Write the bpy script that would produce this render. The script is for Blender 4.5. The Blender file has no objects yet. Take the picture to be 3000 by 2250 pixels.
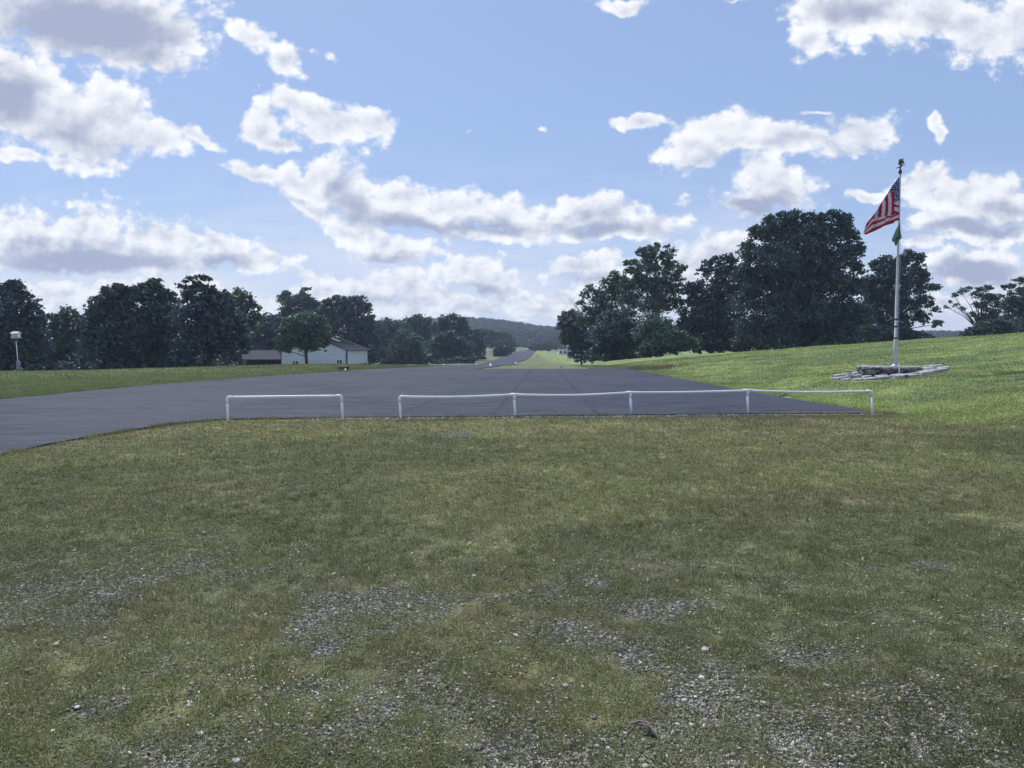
import bpy, math, random
import numpy as np
from mathutils import Vector, Matrix

# ---------------------------------------------------------------- camera
SC = bpy.context.scene
COL = SC.collection
F = 2166.67                      # focal length in pixels of the 3000 px wide photograph
PITCH = math.radians(2.95)
EYE = 1.6
cam = bpy.data.cameras.new('camera'); cam.lens = 26.0; cam.sensor_width = 36.0
cam.clip_start = 0.05; cam.clip_end = 6000
camo = bpy.data.objects.new('camera', cam); COL.objects.link(camo)
camo.location = (0, 0, EYE); camo.rotation_euler = (math.radians(90) - PITCH, 0, 0)
SC.camera = camo
SC.render.resolution_x = 1024; SC.render.resolution_y = 768
SC.cycles.max_bounces = 6; SC.cycles.transparent_max_bounces = 6
SC.cycles.diffuse_bounces = 3; SC.cycles.transmission_bounces = 4; SC.cycles.volume_bounces = 0
SC.view_settings.view_transform = 'Standard'; SC.view_settings.look = 'None'
SC.view_settings.exposure = 0.0; SC.view_settings.gamma = 1.0

def pdir(px, py):
    dx = (px - 1500) / F; dy = -(py - 1125) / F
    c, s = math.cos(PITCH), math.sin(PITCH)
    return np.array([dx, c + dy * s, -s + dy * c])
def at(px, py, Y):
    d = pdir(px, py); t = Y / d[1]
    return Vector((d[0] * t, Y, EYE + d[2] * t))
def proj(x, y, z):
    c, s = math.cos(PITCH), math.sin(PITCH)
    f = y * c - (z - EYE) * s; u = y * s + (z - EYE) * c
    f = np.maximum(f, 0.01)
    return 1500 + F * x / f, 1125 - F * u / f
def flat(px, py, z=0.0):
    d = pdir(px, py); t = (z - EYE) / d[2]
    return Vector((d[0] * t, d[1] * t, z))

# ---------------------------------------------------------------- sun
SUN_EL, SUN_AZ = math.radians(52), math.radians(-28)
sun = bpy.data.lights.new('sun', 'SUN'); sun.energy = 4.4; sun.angle = math.radians(2.5); sun.color = (1.0, 0.97, 0.92)
suno = bpy.data.objects.new('sun', sun); COL.objects.link(suno)
sv = Vector((math.sin(SUN_AZ) * math.cos(SUN_EL), math.cos(SUN_AZ) * math.cos(SUN_EL), math.sin(SUN_EL)))
suno.rotation_euler = sv.to_track_quat('Z', 'Y').to_euler(); suno.location = (0, 0, 60)

# ---------------------------------------------------------------- node helpers
class NT:
    def __init__(s, tree): s.t = tree; s.n = tree.nodes; s.l = tree.links
    def new(s, typ, **kw):
        n = s.n.new(typ)
        for k, v in kw.items():
            if k.startswith('i_'): n.inputs[k[2:].replace('_', ' ')].default_value = v
            else: setattr(n, k, v)
        return n
    def put(s, inp, v):
        if hasattr(v, 'links') or isinstance(v, bpy.types.NodeSocket): s.l.new(v, inp)
        else: inp.default_value = v
    def math(s, op, a, b=0.0, c=None, clamp=False):
        n = s.n.new('ShaderNodeMath'); n.operation = op; n.use_clamp = clamp
        s.put(n.inputs[0], a); s.put(n.inputs[1], b)
        if c is not None: s.put(n.inputs[2], c)
        return n.outputs[0]
    def vmath(s, op, a, b=(0, 0, 0), scale=None):
        n = s.n.new('ShaderNodeVectorMath'); n.operation = op
        s.put(n.inputs[0], a); s.put(n.inputs[1], b)
        if scale is not None: s.put(n.inputs['Scale'], scale)
        return n.outputs['Value'] if op in ('LENGTH', 'DOT_PRODUCT', 'DISTANCE') else n.outputs[0]
    def noise(s, vec, scale, detail=3.0, rough=0.5, color=False, dist=0.0):
        n = s.n.new('ShaderNodeTexNoise'); s.l.new(vec, n.inputs['Vector'])
        n.inputs['Scale'].default_value = scale; n.inputs['Detail'].default_value = detail
        n.inputs['Roughness'].default_value = rough; n.inputs['Distortion'].default_value = dist
        return n.outputs['Color'] if color else n.outputs['Fac']
    def ss(s, v, a, b, lo=0.0, hi=1.0, smooth=True):
        n = s.n.new('ShaderNodeMapRange'); n.interpolation_type = 'SMOOTHSTEP' if smooth else 'LINEAR'
        s.put(n.inputs['Value'], v); s.put(n.inputs['From Min'], a); s.put(n.inputs['From Max'], b)
        s.put(n.inputs['To Min'], lo); s.put(n.inputs['To Max'], hi)
        return n.outputs['Result']
    def mix(s, f, a, b, blend='MIX'):
        n = s.n.new('ShaderNodeMix'); n.data_type = 'RGBA'; n.blend_type = blend
        s.put(n.inputs['Factor'], f)
        s.put(n.inputs[6], a if not isinstance(a, tuple) else (*a, 1)[:4]); s.put(n.inputs[7], b if not isinstance(b, tuple) else (*b, 1)[:4])
        return n.outputs[2]
    def comb(s, x, y, z=0.0):
        n = s.n.new('ShaderNodeCombineXYZ'); s.put(n.inputs[0], x); s.put(n.inputs[1], y); s.put(n.inputs[2], z); return n.outputs[0]
    def sep(s, v):
        n = s.n.new('ShaderNodeSeparateXYZ'); s.l.new(v, n.inputs[0]); return n.outputs

# ---------------------------------------------------------------- sky with cumulus clouds
# clouds: (x, y, rx, ry, turn) measured on a 2212 px wide view of the sky
CLOUD = [
 (180,30,270,95,4),(330,60,120,85,20),(60,20,180,60,0),(165,115,38,20,20),(258,112,40,20,30),
 (30,150,60,80,-20),(60,210,130,95,10),(160,255,130,95,18),(245,235,100,75,20),(320,285,110,48,18),(425,295,62,20,22),
 (30,335,90,16,0),(140,345,70,18,8),(60,372,30,7,0),
 (535,75,68,30,35),(605,130,48,32,30),(712,118,45,16,12),
 (565,275,42,38,30),(640,215,55,28,15),(715,262,115,48,14),(815,262,62,36,10),(600,300,70,16,5),(562,205,12,14,0),
 (468,352,50,11,5),(560,362,85,22,8),(655,395,75,40,22),(705,370,42,50,50),(765,430,115,52,32),(645,436,42,16,10),
 (860,425,95,42,14),(870,475,160,35,12),(985,445,80,38,5),(1070,462,110,42,5),(1150,492,70,24,0),
 (770,515,65,32,12),(835,545,95,28,5),(935,548,48,20,0),(1045,575,26,20,0),
 (1110,505,110,26,0),(960,495,90,26,0),(1195,480,60,30,0),(700,470,70,22,25),
 (1235,455,62,36,0),(1305,458,115,44,0),(1410,480,85,34,5),(1205,427,40,11,0),(1320,500,160,24,0),
 (1490,432,48,24,5),(1448,420,16,28,0),(1545,430,30,15,0),
 (1640,395,66,56,0),(1690,410,90,45,5),(1610,440,85,26,0),
 (1490,320,75,42,0),(1575,278,110,34,0),(1700,298,115,36,10),(1850,283,105,36,-6),(1650,318,190,26,0),(1765,248,60,10,0),
 (1385,253,60,18,4),(1175,275,26,14,20),(1018,286,28,12,-10),(1320,130,14,10,0),(2030,270,14,30,-10),
 (1755,95,48,36,-40),(1800,35,90,70,0),(1900,30,140,60,0),(2020,30,120,70,0),(2110,70,110,72,20),(2200,60,80,70,0),(2085,150,32,22,0),
 (1345,6,62,18,0),(1590,-6,60,10,0),
 (2085,405,140,40,-8),(2150,440,140,52,-5),(2050,470,120,32,0),(2000,385,80,34,-10),(1875,412,52,14,-5),(2120,500,130,26,0),
 (2120,575,110,42,0),(2050,560,60,20,0),(2180,620,80,20,0),
 (60,510,100,55,0),(175,490,120,58,0),(340,520,95,42,5),(335,548,220,38,0),(480,525,85,38,5),(545,555,80,26,10),(200,560,230,36,0),
 (120,635,190,34,-4),(320,620,170,26,0),(430,650,160,34,0),(560,640,100,24,0),
 (690,622,80,26,0),(800,628,110,32,0),(880,602,85,32,0),(1020,592,85,36,0),(1065,615,60,30,0),(820,665,190,24,0),
 (930,640,80,24,0),(600,690,160,16,0),(250,680,260,18,0),(1100,645,70,16,0),(1010,660,85,20,0),(1150,668,100,18,0),(980,690,120,14,0),(1120,690,120,12,0),(850,690,120,14,0),
 (1155,590,38,18,0),(1255,580,90,28,-6),(1290,602,85,22,0),(1215,612,70,12,0),(1220,640,70,14,0),
 (1545,540,90,32,-10),(1470,562,55,30,0),(1600,560,60,30,0),(1500,600,120,30,0),
 (1980,520,60,18,0),(2080,660,140,22,0),(1980,590,50,14,0)]
SHADE = [
 (200,50,215,66,4,1.5),(330,100,80,35,20,.8),(25,215,70,70,10,1.2),(150,290,150,40,12,.7),(60,170,25,30,0,.3),
 (735,405,26,40,15,.8),(860,493,160,22,12,1.1),(770,455,70,30,30,.7),(1050,490,110,20,0,1.0),(560,385,60,10,8,.4),(640,440,40,8,5,.4),
 (835,560,80,12,0,.8),(1300,495,150,20,0,1.0),(1260,470,60,18,0,.5),(1650,448,100,22,0,1.3),(1480,448,40,10,0,.5),
 (1800,312,130,18,0,.5),(1540,345,80,12,0,.4),(1850,25,70,32,0,.7),(2030,60,60,30,0,.4),(2120,488,140,18,0,1.2),(2190,450,60,20,0,.7),
 (2115,590,110,30,0,1.5),(150,560,170,40,0,1.7),(90,525,60,24,0,.6),(480,560,70,24,0,1.2),(330,570,130,20,0,.9),
 (1045,628,80,12,0,.9),(840,645,110,14,0,.6),(1260,605,70,12,0,.6),(1010,672,80,8,0,.5),(1545,560,90,18,0,.5),(640,290,90,12,0,.25)]
world = bpy.data.worlds.new('World'); SC.world = world; world.use_nodes = True
W = NT(world.node_tree); W.n.clear()
wout = W.new('ShaderNodeOutputWorld'); 
SKY_FLAT, SKY_MUL, SKY_COL, VEIL_COL = 0.62, (0.110, 0.114, 0.125), (0.36, 0.50, 0.81), (0.76, 0.81, 0.95)
CL_LIT, CL_SHD = (1.02, 1.04, 1.08), (0.40, 0.45, 0.62)
tc = W.new('ShaderNodeTexCoord'); g = W.sep(tc.outputs['Generated'])
ay = W.math('MAXIMUM', W.math('ABSOLUTE', g[1]), 0.06)
U = W.math('DIVIDE', g[0], ay); V = W.math('DIVIDE', g[2], ay)
uv0 = W.comb(U, V)
wc = W.noise(uv0, 9.0, 4.0, 0.55, color=True)
wv = W.vmath('SCALE', W.vmath('SUBTRACT', wc, (0.5, 0.5, 0.5)), scale=0.065)
uvw = W.vmath('MULTIPLY', W.vmath('ADD', uv0, wv), (1, 1, 0))
def blob_field(blobs, vec, hasw, chain=None):
    acc = None; vec0 = vec
    for bi, b in enumerate(blobs):
        dep = acc if acc is not None else chain
        if bi % 5 == 0 and dep is not None:      # evaluate in batches: keeps the shader's working memory small
            ma_ = W.new('ShaderNodeVectorMath', operation='MULTIPLY_ADD'); W.l.new(dep, ma_.inputs[0])
            ma_.inputs[1].default_value = (1e-7, 1e-7, 0); W.l.new(vec0, ma_.inputs[2]); vec = ma_.outputs[0]
        d = pdir(b[0] * 1.35624, b[1] * 1.35624); cu, cv = d[0] / d[1], d[2] / d[1]
        m = W.new('ShaderNodeMapping', vector_type='TEXTURE')
        W.l.new(vec, m.inputs['Vector'])
        m.inputs['Location'].default_value = (cu, cv, 0)
        m.inputs['Rotation'].default_value = (0, 0, -math.radians(b[4]))
        sc = 1.35624 / F
        m.inputs['Scale'].default_value = (b[2] * sc * (1.24 if b[2] >= 52 or b[3] >= 29 else 1.7), b[3] * sc * (1.30 if b[2] >= 52 or b[3] >= 29 else 1.8), 1)
        sep = m.outputs[0]
        ln = W.vmath('LENGTH', sep)
        v = W.math('MULTIPLY_ADD', ln, -b[5], b[5]) if hasw else ln
        if not hasw and b[3] <= 12 and b[2] >= 52: v = W.math('ADD', v, .45)
        if not hasw and b[2] < 52 and b[3] < 29: v = W.math('ADD', v, .82 if b[2] < 40 else .50)
        if acc is None: acc = v
        else: acc = W.math('SMOOTH_MAX' if hasw else 'SMOOTH_MIN', acc, v, 0.15)
    return acc
uvs = W.comb(U, W.math('MULTIPLY', V, 1.25)); hi = W.ss(V, .10, .34)
uvo = W.vmath('ADD', uvs, (-0.007, 0.016, 0))
def two(vec, a, b, d, r): n_ = W.new('ShaderNodeMix'); W.l.new(hi, n_.inputs[0]); W.l.new(W.noise(vec, a, d, r), n_.inputs[2]); W.l.new(W.noise(vec, b, d, r), n_.inputs[3]); return n_.outputs[0]
n1 = two(uvs, 30.0, 16.0, 7.0, 0.58)
n1b = two(uvo, 30.0, 16.0, 4.0, 0.54)
vor = W.new('ShaderNodeTexVoronoi', feature='SMOOTH_F1'); vor.inputs['Scale'].default_value = 36.0
vor.inputs['Smoothness'].default_value = 0.6; vor.inputs['Detail'].default_value = 3.0
W.l.new(W.vmath('ADD', uvs, W.vmath('SCALE', wv, scale=0.35)), vor.inputs['Vector'])
puff = W.math('SUBTRACT', 0.45, vor.outputs['Distance'])
wisp = W.noise(W.comb(W.math('MULTIPLY', U, 1.0), W.math('MULTIPLY', V, 4.0)), 5.0, 6.0, 0.6)
band = W.ss(V, 0.02, 0.30, 1.0, 0.0)
veil = W.math('MULTIPLY', W.ss(wisp, 0.36, 0.66), W.math('MULTIPLY', band, 0.75))
veil = W.math('ADD', veil, W.math('MULTIPLY', W.ss(V, 0.02, 0.20, 1.0, 0.0), 0.45), clamp=True)
relief = W.math('MULTIPLY', W.math('SUBTRACT', n1b, n1), 2.1)
ndens = W.math('ADD', W.math('MULTIPLY', W.math('SUBTRACT', n1, 0.5), 1.5), W.math('MULTIPLY', puff, 0.65))
ndens = W.math('MULTIPLY_ADD', W.math('SUBTRACT', W.noise(uvs, 62.0, 5.0, 0.65), 0.5), 0.55, ndens)
nshade = W.math('ADD', relief, W.math('MULTIPLY', puff, -0.55))
def skycol():
    sky = W.new('ShaderNodeTexSky', sky_type='NISHITA', sun_disc=False, sun_elevation=SUN_EL, sun_rotation=SUN_AZ,
                air_density=1.0, dust_density=0.6, ozone_density=1.5, altitude=200)
    return W.mix(SKY_FLAT, W.vmath('MULTIPLY', sky.outputs[0], SKY_MUL), SKY_COL)
def bg(col):
    b_ = W.new('ShaderNodeBackground'); W.put(b_.inputs['Color'], col); b_.inputs['Strength'].default_value = 1.0; return b_.outputs[0]
def mixsh(f, a_, b_):
    m_ = W.new('ShaderNodeMixShader'); W.l.new(f, m_.inputs[0]); W.l.new(a_, m_.inputs[1]); W.l.new(b_, m_.inputs[2]); return m_.outputs[0]
base = W.mix(veil, skycol(), VEIL_COL)
def tile(u0, u1, v0, v1):
    def near(bl, k):
        o_ = []
        for b_ in bl:
            d = pdir(b_[0] * 1.35624, b_[1] * 1.35624); cu, cv = d[0] / d[1], d[2] / d[1]; r_ = max(b_[2], b_[3]) if abs(b_[4]) > 8 else None
            ru = (r_ or b_[2]) * 1.35624 / F * k + .035; rv = (r_ or b_[3]) * 1.35624 / F * k + .035
            if cu + ru > u0 and cu - ru < u1 and cv + rv > v0 and cv - rv < v1: o_.append(b_)
        return o_
    global W
    cl, shd = near(CLOUD, 1.95), near(SHADE, 1.3)
    if not cl: return bg(base)
    gt = bpy.data.node_groups.new('cloud_field', 'ShaderNodeTree')
    for nm, ty in (('uvw', 'Vector'), ('base', 'Color'), ('ndens', 'Float'), ('nshade', 'Float')):
        gt.interface.new_socket(nm, in_out='INPUT', socket_type='NodeSocket' + ty)
    gt.interface.new_socket('sky', in_out='OUTPUT', socket_type='NodeSocketShader')
    W0 = W; W = NT(gt)
    try:
        gi = W.new('NodeGroupInput').outputs; go = W.new('NodeGroupOutput')
        W.l.new(cloud_tile(cl, shd, gi[0], gi[1], gi[2], gi[3]), go.inputs[0])
    finally: W = W0
    gn = W.new('ShaderNodeGroup'); gn.node_tree = gt
    for i_, so in enumerate((uvw, base, ndens, nshade)): W.l.new(so, gn.inputs[i_])
    return gn.outputs[0]
def cloud_tile(cl, shd, uvw, base, ndens, nshade):
    f0 = blob_field(cl, uvw, False)
    fld = W.math('MAXIMUM', W.math('SUBTRACT', 1.0, f0), -0.9)
    dens = W.math('ADD', W.math('MULTIPLY_ADD', fld, 1.25, ndens), 0.22)
    alpha = W.ss(dens, 0.0, 0.52)
    core = W.ss(dens, 0.40, 1.35, 0.0, 0.40)
    sh = W.math('ADD', core, nshade)
    if shd: sh = W.math('MULTIPLY_ADD', W.math('MAXIMUM', blob_field(shd, uvw, True, f0), 0.0), 1.15, sh)
    sh = W.ss(sh, -0.15, 1.45)
    return bg(W.mix(alpha, base, W.mix(sh, CL_LIT, CL_SHD)))
US = [-.74, -.5, -.25, 0, .25, .5, .74]; VS = [0, .17, .30, .56]
def hsplit(i0, i1, j):
    if i1 - i0 == 1: return tile(US[i0], US[i1], VS[j], VS[j + 1])
    m_ = (i0 + i1) // 2
    return mixsh(W.math('GREATER_THAN', U, US[m_]), hsplit(i0, m_, j), hsplit(m_, i1, j))
win = mixsh(W.math('GREATER_THAN', V, VS[2]), mixsh(W.math('GREATER_THAN', V, VS[1]), hsplit(0, 6, 0), hsplit(0, 6, 1)), hsplit(0, 6, 2))
# the rest of the sky: broken cloud; below the horizon: dull land
rn = W.noise(W.comb(U, V), 3.2, 5.0, 0.6)
rest = bg(W.mix(W.ss(rn, .50, .62), skycol(), (.70, .74, .84)))
low = bg((.07, .085, .07, 1))
inside = W.math('MULTIPLY', W.math('LESS_THAN', W.math('ABSOLUTE', U), .74), W.math('MULTIPLY', W.math('LESS_THAN', V, .56), W.math('GREATER_THAN', g[1], 0.0)))
W.l.new(mixsh(W.math('GREATER_THAN', g[2], -0.012), low, mixsh(inside, rest, win)), wout.inputs[0])
world.cycles.sampling_method = 'MANUAL'; world.cycles.sample_map_resolution = 512

# ---------------------------------------------------------------- maths helpers
def _hash(ix, iy, seed):
    h = (ix.astype(np.int64) * 374761393 + iy.astype(np.int64) * 668265263 + seed * 1442695041) & 0x7fffffff
    h = ((h ^ (h >> 13)) * 1274126177) & 0x7fffffff
    h = h ^ (h >> 16)
    return (h & 0xffffff) / float(0xffffff)
def vnoise(x, y, seed=0):
    x = np.asarray(x, float); y = np.asarray(y, float)
    ix = np.floor(x); iy = np.floor(y); fx = x - ix; fy = y - iy
    fx = fx * fx * (3 - 2 * fx); fy = fy * fy * (3 - 2 * fy)
    a = _hash(ix, iy, seed); b = _hash(ix + 1, iy, seed); c = _hash(ix, iy + 1, seed); d = _hash(ix + 1, iy + 1, seed)
    return (a * (1 - fx) + b * fx) * (1 - fy) + (c * (1 - fx) + d * fx) * fy
def fbm(x, y, seed=0, o=4):
    r = 0; a = 0.5; t = 0
    for i in range(o):
        r = r + a * vnoise(x, y, seed + i * 17); t += a; a *= .5; x = x * 2.03 + 3.1; y = y * 2.03 + 7.7
    return r / t
def sstep(v, a, b):
    t = np.clip((v - a) / (b - a), 0, 1); return t * t * (3 - 2 * t)

# ---------------------------------------------------------------- terrain height
BY = [-200, 50, 65, 100, 160, 190, 250, 375, 500, 620, 2000]
BZ = [0, 0, -.15, -.95, -2.2, -2.5, -2.0, -1.75, -1.3, -.8, -.8]
def tz(x, y):
    x = np.asarray(x, float); y = np.asarray(y, float)
    base = np.interp(y, BY, BZ)
    Yc = np.interp(x, [8, 12.5, 22.6, 28, 31, 45], [95, 90, 70, 55, 45, 33])
    s = np.interp(np.minimum(y, Yc), [0, 30, 45, 55, 70, 90], [.112, .112, .106, .102, .095, .13])
    sx = np.clip(x - 8.6, 0, 26)
    bc = np.interp(np.minimum(y, Yc), BY, BZ)
    over = np.maximum(y - Yc, 0)
    zr = np.maximum(bc + s * sx - 0.075 * over * over / (over + 8), np.minimum(base, -1.5))
    w = sstep(x, 7.6, 12.5)
    z = base * (1 - w) + zr * w
    Lc = np.interp(x, [-60, -27, -20, -14, -10], [38, 42, 55, 62, 66])
    over = np.maximum(y - Lc, 0)
    zl = 0.12 * np.exp(-((y - Lc) / 9.0) ** 2) - np.minimum(0.055 * over * over / (over + 5), 2.1)
    w2 = sstep(-x, 10, 17) * np.clip((400 - y) / 100, 0, 1)
    z = z * (1 - w2) + np.minimum(zl, z + 0.3) * w2
    # wooded ridge around the valley
    px = 1500 + F * x / np.maximum(y, 30)
    rid = np.interp(px, [-3000, 0, 1100, 1200, 1330, 1420, 1500, 1600, 1640, 1800, 2600, 2720, 2850, 3200, 6000],
                    [978, 976, 974, 971, 962, 964, 974, 987, 991, 1000, 1004, 1000, 1002, 1005, 1005])
    hh = (1013.4 - rid) / F * 950 + 2.0
    z = z + hh * sstep(y, 600, 950)
    und = (fbm(x * .45, y * .45, 5) - .5) * 0.16
    und *= sstep(y, 15.9, 13.5) * sstep(x, -7.0, -5.0) * 1.0
    rr = sstep(x, 9.5, 13) * (fbm(x * .22, y * .22, 9) - .5) * 0.18
    return z + und + rr

# ---------------------------------------------------------------- mesh helpers
def fast_mesh(name, verts, k, nf, mats, parent=None, faces=None, cols=None, smooth=False, fmat=None):
    """nf faces of k corners; faces: index array or None for consecutive vertices"""
    me = bpy.data.meshes.new(name)
    verts = np.ascontiguousarray(verts, dtype=np.float32).reshape(-1, 3)
    me.vertices.add(len(verts)); me.vertices.foreach_set('co', verts.ravel())
    if faces is None: faces = np.arange(nf * k)
    faces = np.asarray(faces, dtype=np.int32).ravel()
    me.loops.add(nf * k); me.loops.foreach_set('vertex_index', faces)
    me.polygons.add(nf)
    me.polygons.foreach_set('loop_start', np.arange(0, nf * k, k, dtype=np.int32))
    me.polygons.foreach_set('loop_total', np.full(nf, k, dtype=np.int32))
    if smooth: me.polygons.foreach_set('use_smooth', np.ones(nf, dtype=bool))
    if fmat is not None: me.polygons.foreach_set('material_index', np.asarray(fmat, dtype=np.int32))
    if cols is not None:
        for cn, arr in cols.items():
            if arr.ndim == 1:
                a = me.attributes.new(cn, 'FLOAT', 'POINT'); a.data.foreach_set('value', arr.astype(np.float32))
            else:
                a = me.attributes.new(cn, 'FLOAT_COLOR', 'POINT')
                c4 = np.ones((len(verts), 4), np.float32); c4[:, :3] = arr; a.data.foreach_set('color', c4.ravel())
    me.update(calc_edges=True)
    for m in (mats if isinstance(mats, (list, tuple)) else [mats]): me.materials.append(m)
    o = bpy.data.objects.new(name, me); COL.objects.link(o)
    if parent is not None:
        o.parent = parent; o.matrix_parent_inverse = Matrix.Translation(parent.location).inverted() if False else Matrix.Identity(4)
        if parent.location.length > 0: me.transform(Matrix.Translation(parent.location).inverted())
    return o

class MB:
    def __init__(s): s.v = []; s.f = []; s.m = []; s.mi = 0
    def add(s, vs, fs):
        b = len(s.v); s.v += [tuple(v) for v in vs]
        for f in fs: s.f.append(tuple(b + i for i in f)); s.m.append(s.mi)
    def box(s, c, size, rz=0.0, bev=0.0, rot=None):
        hx, hy, hz = size[0] / 2, size[1] / 2, size[2] / 2
        R = rot if rot is not None else Matrix.Rotation(rz, 3, 'Z'); c = Vector(c)
        if bev <= 0:
            P = [(-hx, -hy, -hz), (hx, -hy, -hz), (hx, hy, -hz), (-hx, hy, -hz), (-hx, -hy, hz), (hx, -hy, hz), (hx, hy, hz), (-hx, hy, hz)]
            s.add([c + R @ Vector(p) for p in P], [(0, 3, 2, 1), (4, 5, 6, 7), (0, 1, 5, 4), (1, 2, 6, 5), (2, 3, 7, 6), (3, 0, 4, 7)])
        else:
            P = []
            for z, k in ((-hz, bev), (-hz + bev, 0), (hz - bev, 0), (hz, bev)):
                P += [(-hx + k, -hy + k, z), (hx - k, -hy + k, z), (hx - k, hy - k, z), (-hx + k, hy - k, z)]
            fs = [(3, 2, 1, 0), (12, 13, 14, 15)]
            for r in range(3):
                for i in range(4): fs.append((r * 4 + i, r * 4 + (i + 1) % 4, r * 4 + 4 + (i + 1) % 4, r * 4 + 4 + i))
            s.add([c + R @ Vector(p) for p in P], fs)
    def tube(s, pts, rad, n=8, cap=True):
        pts = [Vector(p) for p in pts]; rad = rad if isinstance(rad, (list, tuple)) else [rad] * len(pts)
        vs = []; up = Vector((0.13, 0.21, 1)).normalized(); prev = None
        for i, p in enumerate(pts):
            t = (pts[min(i + 1, len(pts) - 1)] - pts[max(i - 1, 0)]).normalized()
            a = t.cross(up) if prev is None else prev - t * prev.dot(t)
            if a.length < 1e-4: a = t.cross(Vector((1, 0, 0)))
            a.normalize(); b = t.cross(a); prev = a
            for k in range(n):
                an = 2 * math.pi * k / n
                vs.append(p + (a * math.cos(an) + b * math.sin(an)) * rad[i])
        fs = []
        for i in range(len(pts) - 1):
            for k in range(n): fs.append((i * n + k, i * n + (k + 1) % n, (i + 1) * n + (k + 1) % n, (i + 1) * n + k))
        if cap: fs.append(tuple(reversed(range(n)))); fs.append(tuple((len(pts) - 1) * n + k for k in range(n)))
        s.add(vs, fs)
    def lathe(s, c, prof, n=16, tilt=None):
        c = Vector(c); vs = []; T = tilt or Matrix.Identity(3)
        for r, z in prof:
            for k in range(n): vs.append(c + T @ Vector((r * math.cos(2 * math.pi * k / n), r * math.sin(2 * math.pi * k / n), z)))
        fs = []
        for i in range(len(prof) - 1):
            for k in range(n): fs.append((i * n + k, i * n + (k + 1) % n, (i + 1) * n + (k + 1) % n, (i + 1) * n + k))
        fs.append(tuple(reversed(range(n)))); fs.append(tuple((len(prof) - 1) * n + k for k in range(n)))
        s.add(vs, fs)
    def build(s, name, mats, parent=None, smooth=False):
        me = bpy.data.meshes.new(name); me.from_pydata(s.v, [], s.f)
        for m in (mats if isinstance(mats, (list, tuple)) else [mats]): me.materials.append(m)
        me.polygons.foreach_set('material_index', s.m)
        if smooth: me.polygons.foreach_set('use_smooth', [True] * len(s.f))
        me.update(); o = bpy.data.objects.new(name, me); COL.objects.link(o)
        if parent is not None:
            root = Vector((0, 0, 0)); p = parent
            while p is not None: root += p.location; p = p.parent
            me.transform(Matrix.Translation(-root)); o.parent = parent
        return o
def thing(name, label, cat, loc=(0, 0, 0), group=None):
    o = bpy.data.objects.new(name, None); o.location = loc; o.empty_display_size = .1; COL.objects.link(o)
    o['label'] = label; o['category'] = cat
    if group: o['group'] = group
    return o
def tag(o, label, cat, group=None, kind=None):
    if label: o['label'] = label
    if cat: o['category'] = cat
    if group: o['group'] = group
    if kind: o['kind'] = kind
    return o

# ---------------------------------------------------------------- materials
def mat(name, col, rough=0.7, spec=0.3, metal=0.0, var=0.0, vscale=8.0, bump=0.0, col2=None):
    m = bpy.data.materials.new(name); m.use_nodes = True; t = NT(m.node_tree)
    b = m.node_tree.nodes['Principled BSDF']
    b.inputs['Roughness'].default_value = rough; b.inputs['Specular IOR Level'].default_value = spec; b.inputs['Metallic'].default_value = metal
    co = t.new('ShaderNodeTexCoord').outputs['Object']
    if var > 0 or col2:
        c2 = col2 or tuple(c * (1 - var) for c in col)
        nz = t.ss(t.noise(co, vscale, 5.0, 0.6), 0.35, 0.65)
        t.l.new(t.mix(nz, col, c2), b.inputs['Base Color'])
    else: b.inputs['Base Color'].default_value = (*col, 1)
    if bump > 0:
        bn = t.new('ShaderNodeBump'); bn.inputs['Strength'].default_value = bump; bn.inputs['Distance'].default_value = 0.02
        t.l.new(t.noise(co, vscale * 3, 4.0, 0.6), bn.inputs['Height']); t.l.new(bn.outputs[0], b.inputs['Normal'])
    return m
def leaf_mat(name, col, transl=0.35, rnd=0.35, gloss=.10):
    m = bpy.data.materials.new(name); m.use_nodes = True; t = NT(m.node_tree); t.n.clear()
    out = t.new('ShaderNodeOutputMaterial'); geo = t.new('ShaderNodeNewGeometry')
    co = t.new('ShaderNodeTexCoord').outputs['Object']
    r = geo.outputs['Random Per Island']
    k = t.ss(r, 0.0, 1.0, 1 - rnd, 1 + rnd, smooth=False)
    nz = t.ss(t.noise(co, 0.45, 3.0), 0.35, 0.65, 0.8, 1.2)
    kk = t.math('MULTIPLY', k, nz)
    c = t.mix(t.ss(t.noise(co, 0.25, 2.0), 0.4, 0.6), col, (col[0] * 1.25, col[1] * 1.05, col[2] * 0.8))
    c = t.vmath('SCALE', c, scale=kk)
    d = t.new('ShaderNodeBsdfDiffuse'); t.l.new(c, d.inputs['Color'])
    tr = t.new('ShaderNodeBsdfTranslucent'); t.l.new(t.vmath('MULTIPLY', c, (1.05, 1.15, 0.85)), tr.inputs['Color'])
    gl = t.new('ShaderNodeBsdfGlossy'); gl.inputs['Roughness'].default_value = 0.55; gl.inputs['Color'].default_value = (.5, .7, 1., 1)
    mx = t.new('ShaderNodeMixShader'); mx.inputs[0].default_value = transl
    t.l.new(d.outputs[0], mx.inputs[1]); t.l.new(tr.outputs[0], mx.inputs[2])
    m2 = t.new('ShaderNodeMixShader'); m2.inputs[0].default_value = gloss
    t.l.new(mx.outputs[0], m2.inputs[1]); t.l.new(gl.outputs[0], m2.inputs[2])
    t.l.new(m2.outputs[0], out.inputs[0]); return m
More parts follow.
